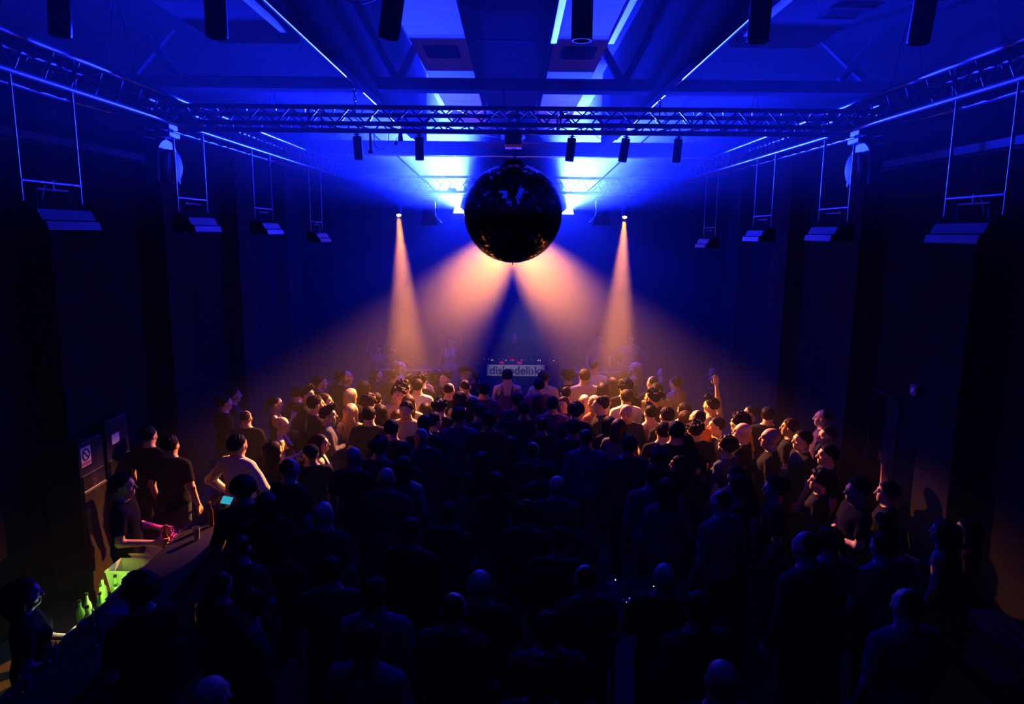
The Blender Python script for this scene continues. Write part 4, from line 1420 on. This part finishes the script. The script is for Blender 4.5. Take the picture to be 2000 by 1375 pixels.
# bar side
P(463, 845, 'm', 'hips', 'short', 'long', 'white', -25, 'person in a white shirt leaning with elbows out at the bar', GS, skin=0)
P(473, 931, 'm', 'fore', 'curly', 'long', 'black', 30, 'person with dark curls leaning over the bar near the cyan screen', GS)
P(519, 958, 'f', 'down', 'long:brown', 'tee', 'black', 20, 'person with very long hair in front of the white shirt', GS)
P(455, 754, 'm', 'down', 'short', 'long', 'navy', -60, 'dim person in a jacket alone at the left back', GS)
P(437, 768, 'm', 'down', 'short', 'tee', 'black', -50, 'barely visible person behind the dim jacket at the left back', GS)
P(288, 829, 'm', 'down', 'short', 'tee', 'black', -15, 'person with a red-edged face at the far end behind the bar', GS, skin=0)
P(331, 847, 'm', 'down', 'short', 'tee', 'black', -10, 'person in a black tee with a bare orange-lit arm behind the bar', GS, skin=0)
P(238, 922, 'm', 'fore', 'short', 'tee', 'black', -75, 'bar worker in black reaching over the bar with a red-lit arm', GS, skin=0)
P(45, 1127, 'f', 'fore', 'bob', 'tee', 'black', -60, 'bar worker with a green-lit face at the lower left', GS, skin=0)
P(268, 1120, 'm', 'down', 'curly', 'tee', 'black', 60, 'person with dark curls in front of the green-lit bottles', GS)
P(478, 1150, 'm', 'down', 'short', 'long', 'black', 120, 'person turned to the bar with a dim orange cheek, lower left', GS, skin=0)
# the rest of the crowd, black shapes in the unlit middle and front
r2 = np.random.default_rng(21)
spots = []
for yy in np.arange(3.9, 10.6, .62):
    half = .30 * yy + .6
    for xx in np.arange(-half, half + .01, .66):
        spots.append((xx + r2.uniform(-.17, .17), yy + r2.uniform(-.16, .16)))
hs_m = ('short', 'buzz', 'messy', 'curly', 'cap', 'none')
hs_f = ('long', 'bob', 'wavy', 'tail', 'bun')
for xx, yy in spots:
    if any(math.hypot((xx - q[0]) / .56, (yy - q[1]) / .48) < 1 for q in PLACED):
        continue
    if xx < -2.55 and yy < 8.8:
        continue
    if .75 < xx < 1.75 and 5.2 < yy < 6.9:
        continue                                     # the control desk stands here
    sx = 'm' if r2.random() < .6 else 'f'
    hp = hs_m if sx == 'm' else hs_f
    h_ = r2.uniform(1.66, 1.80) if sx == 'm' else r2.uniform(1.56, 1.70)
    P(0, 0, sx, ['down', 'down', 'drink', 'cross', 'down'][r2.integers(5)], hp[r2.integers(len(hp))], ['tee', 'long'][r2.integers(2)], ['black', 'navy', 'black', 'black'][r2.integers(4)],
      float(r2.uniform(-30, 30)), 'person in dark clothes seen as a black shape in the unlit crowd', 'unlit crowd', xyz=(xx, yy, h_))
print('people', N_P)

# ------------------------------------------------------------------ decks, banner, speakers
TY = 17.0
tx0, tx1 = -1.0, 1.15
tz = at(1008, 712, TY).z
t = thing('deck_table', 'black draped table carrying the decks at the stage end', 'table', ((tx0 + tx1) / 2, TY + .4, 0))
MB().bbox(tx0, tx1, TY, TY + .8, tz - .04, tz).build('table_top', MT['black'], t, bevel=.005)
dr = MB()
pts = []
for k in range(81):
    x = tx0 + .01 + (tx1 - tx0 - .02) * k / 80
    pts.append((x, TY + .03 + .012 * math.sin(k * 1.1)))
dr.prism([(x, y, .02) for x, y in pts] + [(x, TY + .06, .02) for x, y in reversed(pts)], (0, 0, tz - .07))
dr.build('front_drape', MT['cloth'], t)
for sx in (tx0 + .06, tx1 - .06):
    for yy in (TY + .12, TY + .72):
        MB().tube((sx, yy, 0), (sx, yy, tz - .04), .02).build('leg', MT['black'], t)
b0, b1 = at(951, 713, TY - .03), at(1064, 735, TY - .03)
bn = thing('banner', 'pale lettered banner on the front of the deck table', 'banner', ((b0.x + b1.x) / 2, TY - .03, b1.z))
MB().bbox(b0.x, b1.x, TY - .03, TY - .022, b1.z, tz - .003).build('banner_cloth', MT['banner'], bn)


def text_mesh(body, size, bold=.0):
    c = bpy.data.curves.new('text', 'FONT')
    c.body = body
    c.size = size
    c.offset = bold
    c.extrude = .0015
    o = bpy.data.objects.new('text', c)
    col.objects.link(o)
    bpy.context.view_layer.update()
    dg = bpy.context.evaluated_depsgraph_get()
    me = bpy.data.meshes.new_from_object(o.evaluated_get(dg))
    bpy.data.objects.remove(o)
    bpy.data.curves.remove(c)
    return me


me = text_mesh('diskodeli\u203ak:', .25, .006)
co = np.array([v.co for v in me.vertices])
w_, h_ = co[:, 0].max() - co[:, 0].min(), co[:, 1].max() - co[:, 1].min()
bw, bh = (b1.x - b0.x) * .90, (tz - b1.z) * .74
sx, sy = bw / w_, bh / h_
for v in me.vertices:
    v.co = ((v.co.x - co[:, 0].min()) * sx - bw / 2, -v.co.z * 1.0, (v.co.y - co[:, 1].min()) * sy)
me.materials.append(MT['ink'])
o = bpy.data.objects.new('lettering', me)
o.location = (0.0, -.002, (tz - b1.z - bh) * .5)
link(o, bn)


def deck_unit(name, px, wd, label, leds, grp, platter=True):
    c = at(px, 710, TY + .28)
    x = c.x
    t = thing(name, label, 'deck', (x, TY + .3, tz), group=grp)
    MB().bbox(x - wd / 2, x + wd / 2, TY + .10, TY + .50, tz, tz + .075).build('casing', MT['darkplastic'], t, bevel=.008)
    if platter:
        MB().lathe([(.001, .0), (.095, .0), (.10, .012), (.085, .018), (.001, .018)], 32, Matrix.Translation((x, TY + .25, tz + .075))).build('jog_wheel', MT['black'], t)
        MB().box((x, TY + .45, tz + .10), (wd * .7, .10, .01), Matrix.Rotation(R(35), 3, 'X')).build('display', MT['lens'], t)
    else:
        for k in range(5):
            for r_ in range(3):
                MB().tube((x - wd * .36 + k * wd * .18, TY + .2 + r_ * .08, tz + .075), (x - wd * .36 + k * wd * .18, TY + .2 + r_ * .08, tz + .10), .010, n=10).build('knob', MT['black'], t)
    for lx, ly, m in leds:
        p = at(lx, ly, TY + .14)
        p.z = max(p.z, tz + .078)
        MB().sphere(p, .010 if m != 'led_blue' else .008, 8, 6).build('indicator_light', MT[m], t)
    return t


deck_unit('media_player', 959, .30, 'media player at the left end of the deck table with amber lights', [(960, 703.5, 'led_amber'), (963, 703.5, 'led_red'), (946, 701, 'led_blue'), (954, 701, 'led_blue')], 'deck units')
mx = deck_unit('mixer', 998, .46, 'wide mixer with knobs and red glowing pads in the middle of the deck table', [(988, 704, 'led_white'), (1019, 705, 'led_red'), (974, 701, 'led_blue'), (982, 701, 'led_blue')], 'deck units', False)
for px in (980, 1015):
    p = at(px, 709, TY + .09)
    MB().bbox(p.x - .055, p.x + .055, TY + .085, TY + .10, tz + .008, tz + .05).build('glowing_pad', MT['redglow'], mx)
deck_unit('media_player', 1050, .32, 'media player right of the mixer with a pair of amber lights', [(1051, 704, 'led_amber'), (1055, 704, 'led_amber'), (1037, 702, 'led_blue'), (1026, 703, 'led_blue'), (1053, 701, 'led_blue')], 'deck units')
deck_unit('effects_box', 1081, .14, 'small effects box with one amber light at the right end of the deck table', [(1081.5, 705, 'led_amber'), (1073, 702, 'led_blue')], 'deck units', False)
lamp('deck_glow', 'POINT', (at(1000, 700, TY + .3).x, TY + .3, tz + .14), (0, 0, -1), 1.6, (1, .03, .10), None, .05)

for (xa, xb, yt, yb_, lab) in ((745, 860, 723, 722, 'low black speaker box with a yellow-lit top edge left of the decks'), (1118, 1245, 727, 727, 'low black speaker box with a thin lit top edge right of the decks')):
    Yb = 15.6
    pa, pb = at(xa, yt, Yb), at(xb, yb_, Yb)
    z = (pa.z + pb.z) / 2
    t = thing('speaker_box', lab, 'loudspeaker', ((pa.x + pb.x) / 2, Yb + .35, 0), group='low speaker boxes')
    MB().bbox(pa.x, pb.x, Yb, Yb + .7, .0, z).build('cabinet', MT['darkplastic'], t, bevel=.012)
    MB().bbox(pa.x + .05, pb.x - .05, Yb - .012, Yb, .08, z - .08).build('front_grille', MT['black'], t)
    MB().bbox(pa.x + .0, pb.x - .0, Yb - .02, Yb + .03, z - .02, z + .012).build('lit_edge_strip', MT['banner'], t)  # pale strip paints the light caught along the cabinet's top edge


def bottle(loc, h, r, m, label, group=None, capm='black', rim=True):
    t = thing('bottle', label, 'bottle', loc, 0, group)
    MB().lathe([(.001, .0), (r, .0), (r, h * .58), (r * .85, h * .66), (r * .36, h * .78), (r * .34, h * .95), (.001, h * .95)], 16).build('glass_body', MT[m], t, world=False)
    MB().lathe([(.001, h * .93), (r * .42, h * .93), (r * .42, h), (.001, h)], 12).build('bottle_cap', MT[capm], t, world=False)
    return t


def glass(loc, h, r, m, label, group=None):
    return tag(MB().lathe([(.001, .0), (r * .75, .0), (r, h), (r * .94, h), (r * .70, .012), (.001, .012)], 18, Matrix.Translation(loc)).build('drinking_glass', MT[m]), label, 'glass', group)


pz = at(805, 722, 15.85)
sb = [o for o in col.objects if o.name == 'speaker_box'][0]
zt_ = at(800, 722.5, 15.6).z + .0
bottle((at(805, 715, 15.9).x, 15.9, zt_), .26, .038, 'glass_brown', 'bottle standing on the low speaker box left of the decks', capm='gold')

# added lamp beside an unlit tube spotlight, brightens the banner
fs = Vector((at(1118, 262, 7.75).x + .03, 7.78, FZ - .30))
lamp('banner_fill_lamp', 'SPOT', fs, Vector(((b0.x + b1.x) / 2, TY, (tz + b1.z) / 2)) - fs, 2000, (1, .80, .30), None, .03, 8.5, .5)

# ------------------------------------------------------------------ bar on the left
BX0, BX1, BYA, BYB, BZ = -3.42, -2.98, 4.2, 8.15, 1.08
bar = thing('bar_counter', 'long dark bar counter along the left with a sunken work shelf', 'bar counter', ((BX0 + BX1) / 2, 6.2, 0))
MB().bbox(BX0 - .02, BX1 + .04, BYA, BYB, BZ - .04, BZ).build('counter_top', MT['bartop'], bar, bevel=.006)
MB().bbox(BX1 - .08, BX1 - .03, BYA + .03, BYB - .03, 0, BZ - .04).build('front_panel', MT['wood'], bar)
MB().bbox(BX0, BX0 + .04, BYA + .03, BYB - .03, 0, BZ - .04).build('back_panel', MT['wood'], bar)
MB().bbox(BX0 - .42, BX0, 5.45, BYB - .05, .69, .72).build('work_shelf', MT['ductdark'], bar)
for yy in (5.5, 6.8, BYB - .12):
    MB().bbox(BX0 - .40, BX0 - .36, yy, yy + .04, 0, .69).build('shelf_leg', MT['ductdark'], bar)


def bin_box(x0, x1, y0, y1, z0, z1, label):
    t = thing('ice_bin', label, 'bin', ((x0 + x1) / 2, (y0 + y1) / 2, z0), group='pale plastic bins behind the bar')
    b = MB()
    w = .012
    ins = .03
    def ringq(za, zb, ia, ib):
        A = [(x0 + ia, y0 + ia, za), (x1 - ia, y0 + ia, za), (x1 - ia, y1 - ia, za), (x0 + ia, y1 - ia, za)]
        B = [(x0 + ib, y0 + ib, zb), (x1 - ib, y0 + ib, zb), (x1 - ib, y1 - ib, zb), (x0 + ib, y1 - ib, zb)]
        b.add(A + B, [(0, 1, 5, 4), (1, 2, 6, 5), (2, 3, 7, 6), (3, 0, 4, 7)])
    ringq(z0, z1, ins, 0)
    ringq(z1, z1, 0, w)
    ringq(z1, z0 + .01, w, ins + w)
    b.add([(x0 + ins, y0 + ins, z0), (x1 - ins, y0 + ins, z0), (x1 - ins, y1 - ins, z0), (x0 + ins, y1 - ins, z0)], [(3, 2, 1, 0)])
    b.add([(x0 + ins + w, y0 + ins + w, z0 + .01), (x1 - ins - w, y0 + ins + w, z0 + .01), (x1 - ins - w, y1 - ins - w, z0 + .01), (x0 + ins + w, y1 - ins - w, z0 + .01)], [(0, 1, 2, 3)])
    b.build('bin_shell', MT['binplastic'], t, smooth=False)
    rm = MB()
    c = [(x0, y0, z1), (x1, y0, z1), (x1, y1, z1), (x0, y1, z1), (x0, y0, z1)]
    rm.poly(c, .010, 8)
    rm.build('rim', MT['binplastic'], t)
    return t


bin_box(-3.83, -3.47, 6.34, 6.62, .72, 1.0, 'pale bin above the green-lit bottles')
bin_box(-3.82, -3.45, 6.72, 7.02, .72, 1.0, 'pale bin next to the pink foil, second along the bar')
gl = [(-3.74, 5.78, .30, .036, 'glass_green'), (-3.64, 5.72, .28, .036, 'glass_clear'), (-3.76, 5.92, .29, .034, 'glass_clear'), (-3.63, 5.90, .31, .036, 'glass_green'), (-3.53, 5.98, .27, .036, 'glass_brown'),
      (-3.72, 6.06, .30, .035, 'glass_green'), (-3.60, 6.10, .28, .036, 'glass_clear'), (-3.78, 6.20, .30, .035, 'glass_clear'), (-3.67, 6.22, .31, .036, 'glass_green'), (-3.55, 6.22, .27, .035, 'glass_brown')]
where = ('first row, by the wall side', 'first row, by the counter side', 'second row, wall side', 'second row, middle', 'second row, counter side', 'third row, wall side', 'third row, counter side', 'by the bin, wall side', 'by the bin, middle', 'by the bin, counter side')
colr = dict(glass_green='green', glass_clear='clear', glass_brown='brown')
for (x, y, h, r_, m), wtxt in zip(gl, where):
    bottle((x, y, .72), h, r_, m, '%s bottle on the green-lit shelf, %s' % (colr[m], wtxt), 'bottles on the green-lit shelf')
for k, (x, y) in enumerate(((-3.60, 7.12), (-3.72, 7.20), (-3.56, 7.30), (-3.70, 7.42))):
    bottle((x, y, .72), .30, .035, 'glass_brown' if k % 2 else 'glass_clear', '%s bottle on the work shelf %s' % (('clear', 'brown')[k % 2], ('beside the pink foil', 'behind the second bin', 'farther along past the foil', 'last along the work shelf')[k]), 'bottles past the second bin')


def strip(y0, y1, colour, power, label, emitc, d=(-.75, 0, -1)):
    t = thing('led_strip', label, 'light strip', (BX0 - .03, (y0 + y1) / 2, BZ - .03))
    MB().bbox(BX0 - .05, BX0 - .025, y0, y1, BZ - .02, BZ - .008).build('channel', MT['alu'], t)
    MB().bbox(BX0 - .047, BX0 - .028, y0 + .01, y1 - .01, BZ - .024, BZ - .02).build('diffuser', emitc, t)
    lamp('strip_light', 'AREA', (BX0 - .04, (y0 + y1) / 2, BZ - .03), d, power, colour, t, (.03, y1 - y0), 160)


strip(5.7, 6.3, (.45, 1.0, .10), 14.0, 'green light strip under the back edge of the bar top', mat('green_diffuser', (.2, .6, .1), .4, emit=(.4, 1, .08), strength=2.0))
strip(5.12, 5.4, (.75, .9, .5), 3.5, 'added short pale fill strip at the bar edge, lighting the bar worker', mat('fill_diffuser', (.5, .6, .4), .4, emit=(.75, .9, .5), strength=.4), (-1, -.1, .35))  # added fill light for the bar worker's face, no lamp known there
strip(6.95, 7.4, (1.0, .04, .35), 5.0, 'pink light strip under the back edge of the bar top', mat('pink_diffuser', (.6, .1, .3), .4, emit=(1, .05, .35), strength=2.0))
# crumpled foil bag
t = thing('foil_bag', 'crumpled pink-lit foil bag on the work shelf', 'bag', (-3.50, 7.12, .72))
fb = MB()
n, m_ = 18, 12
V, Fq = [], []
for i in range(m_ + 1):
    th = math.pi * i / m_
    for k in range(n):
        ph = 2 * math.pi * k / n
        rr = 1 + rng.uniform(-.28, .28) * (0 < i < m_)
        V.append((.07 * rr * math.sin(th) * math.cos(ph), .16 * rr * math.sin(th) * math.sin(ph), .15 - .15 * math.cos(th) * rr * (1 if i < m_ else 1)))
for i in range(m_):
    for k in range(n):
        Fq.append((i * n + k, i * n + (k + 1) % n, (i + 1) * n + (k + 1) % n, (i + 1) * n + k))
fb.add([(x, y, max(z, 0.0)) for x, y, z in V], Fq)
fb.build('bag_skin', MT['foil'], t, world=False, smooth=False)
# till with a cyan screen
t = thing('till', 'till with a tilted cyan screen and gold back on the bar', 'till', (-3.22, 7.62, BZ), rotz=R(-20))
MB().bbox(-.10, .10, -.09, .09, 0, .05).build('base', MT['darkplastic'], t, world=False, bevel=.006)
rt = Matrix.Rotation(R(-42), 3, 'X')
MB().box((.06, 0, .15), (.13, .010, .085), rt).build('screen', MT['cyan'], t, world=False)
MB().box((-.12, 0, .14), (.10, .02, .13), Matrix.Rotation(R(-38), 3, 'X') @ Matrix.Rotation(R(12), 3, 'Y')).build('gold_panel', MT['gold'], t, world=False)
MB().box((.0, .03, .09), (.03, .03, .10)).build('stand', MT['darkplastic'], t, world=False)
bottle((-3.2, 7.25, BZ), .27, .030, 'glass_brown', 'slim amber bottle standing on the bar top before the till', capm='gold')
for k, (x, y) in enumerate(((-3.3, 4.45), (-3.16, 4.62), (-3.34, 4.8), (-3.12, 5.02), (-3.3, 5.3), (-3.2, 6.9))):
    glass((x, y, BZ), .13, .035, 'glass_clear', 'clear glass on the bar top, %s' % ('first from the near end', 'second from the near end', 'third from the near end', 'fourth from the near end', 'beside the blue mat', 'alone near the slim amber bottle')[k], 'glasses on the bar')
mt_ = tag(MB().bbox(-3.32, -3.06, 5.42, 5.62, BZ, BZ + .008).build('bar_mat', TOPC['blue'], bevel=.003), 'small blue mat on the bar top', 'mat')
# tall cabinets behind the bar
for k, (y0, y1, hh, lab) in enumerate(((7.58, 8.06, 1.86, 'tall black cabinet behind the bar with a round pictogram sticker'), (8.12, 8.62, 1.96, 'taller black cabinet behind the bar with a plain white sticker'))):
    t = thing('bar_cabinet', lab, 'cabinet', (-4.96, (y0 + y1) / 2, 0), group='tall cabinets behind the bar')
    MB().bbox(-5.16, -4.76, y0, y1, 0, hh).build('cabinet_body', MT['darkplastic'], t, bevel=.01)
    gd = MB().bbox(-4.76, -4.745, y0 + .03, y1 - .03, .35, 1.48).build('glass_door', MT['lens'], t)
    MB().bbox(-4.745, -4.725, y0 + .06, y0 + .08, .8, 1.1).build('door_handle', MT['alu'], gd)
    MB().bbox(-4.745, -4.735, y0 + .02, y1 - .02, 1.28, 1.30).build('shelf_edge', MT['alu'], t)
    if k == 0:
        s0 = MB().bbox(-4.76, -4.754, y0 + .04, y0 + .22, 1.58, 1.80).build('sticker', MT['paper'], t)
        MB().ring((-4.753, y0 + .13, 1.71), .062, .007, (1, 0, 0)).tube((-4.752, y0 + .086, 1.754), (-4.752, y0 + .174, 1.666), .006, n=6).build('pictogram', MT['ink'], s0)
        MB().bbox(-4.754, -4.752, y0 + .05, y0 + .21, 1.59, 1.63).build('red_band', MT['red'], s0)
    else:
        MB().bbox(-4.76, -4.754, y0 + .12, y0 + .28, 1.66, 1.78).build('sticker', MT['paper'], t)

# ------------------------------------------------------------------ control desk in the dark front of the crowd
t = thing('control_desk', 'control desk with tiny lights among the dark front crowd', 'desk', (1.28, 6.0, 0))
MB().bbox(.86, 1.70, 5.65, 6.35, .92, .96).build('desk_top', MT['cloth'], t, bevel=.004)
for xx in (.9, 1.66):
    for yy in (5.7, 6.3):
        MB().tube((xx, yy, 0), (xx, yy, .92), .018).build('leg', MT['black'], t)
con = MB().prism([(.95, 5.72, .96), (.95, 6.2, .96), (.95, 6.2, 1.06), (.95, 5.72, .99)], (.66, 0, 0)).build('console', MT['cloth'], t)
for px, py, m in ((1189, 1132, 'led_white'), (1277, 1142, 'led_white'), (1252, 1163, 'led_red'), (1224, 1166, 'led_blue'), (1230, 1160, 'led_blue')):
    p = at_z(px, py, 1.06)
    p.y = min(max(p.y, 5.75), 6.18)
    p.x = min(max(p.x, .97), 1.59)
    p.z = .99 + (p.y - 5.72) / .48 * .07 + .004
    MB().sphere(p, .0055, 8, 6).build('indicator_light', MT[m], con)
for k in range(12):
    MB().box((1.0 + k * .05, 5.86, 1.016), (.012, .03, .014)).build('fader', MT['alu'], con)
t = thing('cloth_stand', 'pale cloth strip hanging from a thin stand by the control desk', 'stand', (.80, 5.42, 0))
MB().tube((.80, 5.42, .02), (.80, 5.42, 1.42), .010).lathe([(.001, 0), (.13, 0), (.13, .015), (.001, .02)], 20, Matrix.Translation((.80, 5.42, 0))).build('pole', MT['black'], t)
MB().tube((.76, 5.42, 1.41), (.90, 5.42, 1.41), .008).build('cross_arm', MT['black'], t)
cl = MB()
L = []
for k in range(13):
    f_ = k / 12
    L.append((.80 + .075 * f_ ** .7, 5.40 + .015 * math.sin(f_ * 5), 1.41 - .48 * f_))
cl.prism([(p[0] - .025, p[1], p[2]) for p in L] + [(p[0] + .06 + .01 * math.sin(i), p[1], p[2]) for i, p in reversed(list(enumerate(L)))], (0, -.008, 0))
cl.build('cloth_strip', TOPC['white'], t)

# ------------------------------------------------------------------ right side
t = thing('slatted_bench', 'dim slatted wooden bench against the right wall near the camera', 'bench', (4.75, 5.9, 0))
for k in range(4):
    MB().bbox(4.45 + k * .15, 4.56 + k * .15, 5.0, 6.8, .42, .45).build('seat_slat', MT['wood'], t, bevel=.004)
for yy in (5.2, 6.6):
    MB().bbox(4.46, 5.02, yy - .03, yy + .03, .36, .42).build('cross_rail', MT['wood'], t)
    for xx in (4.49, 4.99):
        MB().bbox(xx - .03, xx + .03, yy - .03, yy + .03, 0, .36).build('leg', MT['wood'], t)
c = at(1757, 752, 9.3)
t = thing('wall_alarm', 'small red alarm box on the right wall above the crowd', 'alarm', (XW - .03, 9.0, c.z))
MB().bbox(XW - .06, XW, 8.92, 9.06, c.z - .07, c.z + .07).build('casing', MT['red'], t, bevel=.006)
MB().bbox(XW - .068, XW - .06, 8.95, 9.03, c.z - .03, c.z + .03).build('glass_pane', MT['paper'], t)

# ------------------------------------------------------------------ things held in hands
def held(part_label, new_label, kind):
    b = next(o for o in col.objects if o.get('label', '').startswith(part_label))
    bpy.context.view_layer.update()
    W, E = Vector((.13, .24, 1.20)), Vector((.245, .0, 1.15))
    if kind == 'fore':
        W, E = Vector((.17, .26, 1.08)), Vector((.25, 0, 1.14))
    d = (W - E).normalized()
    n = Vector((-1, 0, 0))
    n = (n - d * n.dot(d)).normalized()
    p = b.matrix_world @ (W + d * .105 + n * .040)
    if kind == 'fore':
        bottle((p.x, p.y, p.z - .13), .29, .032, 'glass_brown', new_label)
    else:
        glass((p.x, p.y, p.z - .05), .12, .034, 'glass_clear', new_label, 'glasses held in the crowd')


held('person in sharp left-facing profile', 'glass held by the person in sharp left-facing profile', 'drink')
held('person facing the camera with tousled hair', 'glass held by the person facing the camera with tousled hair', 'drink')
held('bald person with ear and cheek', 'glass held by the bald person with the orange-lit ear', 'drink')
held('person with shaggy hair', 'glass held by the shaggy-haired person with the lit jaw', 'drink')
held('person with curly hair and hand up', 'glass held by the curly-haired person right of the banner', 'drink')
held('bar worker in black reaching', 'bottle in the hand of the bar worker with the red-lit arm', 'fore')

# ------------------------------------------------------------------ haze
def haze(name, box, dens, g, label):
    m = bpy.data.materials.new(name)
    m.use_nodes = True
    nt = m.node_tree
    nt.nodes.clear()
    out = nt.nodes.new('ShaderNodeOutputMaterial')
    sc = nt.nodes.new('ShaderNodeVolumeScatter')
    sc.inputs['Color'].default_value = (1, 1, 1, 1)
    sc.inputs['Density'].default_value = dens
    sc.inputs['Anisotropy'].default_value = g
    if dens > .03:                              # absorption added to dim the lower ends of the beams
        ab = nt.nodes.new('ShaderNodeVolumeAbsorption')
        ab.inputs['Color'].default_value = (0, 0, 0, 1)
        ab.inputs['Density'].default_value = .07
        ad = nt.nodes.new('ShaderNodeAddShader')
        nt.links.new(sc.outputs[0], ad.inputs[0])
        nt.links.new(ab.outputs[0], ad.inputs[1])
        nt.links.new(ad.outputs[0], out.inputs['Volume'])
    else:
        nt.links.new(sc.outputs[0], out.inputs['Volume'])
    o = MB().bbox(*box).build(name, m, smooth=False)
    tag(o, label, 'haze', kind='stuff')
    return o


for y0, y1, dens, g, lab in ((YF + .002, 9.6, HAZE_ROOM, .25, 'thin haze filling the audience end of the hall'),
                             (9.602, 11.2, HAZE_MID, .15, 'light haze over the lit crowd'),
                             (11.202, 12.8, HAZE_NEAR, .1, 'haze over the front rows by the decks'),
                             (12.802, YB - .002, HAZE_STAGE, .1, 'thick haze around the lit lamps and the decks')):
    haze('haze', (-XW + .002, XW - .002, y0, y1, .002, ZD - .002), dens, g, lab)
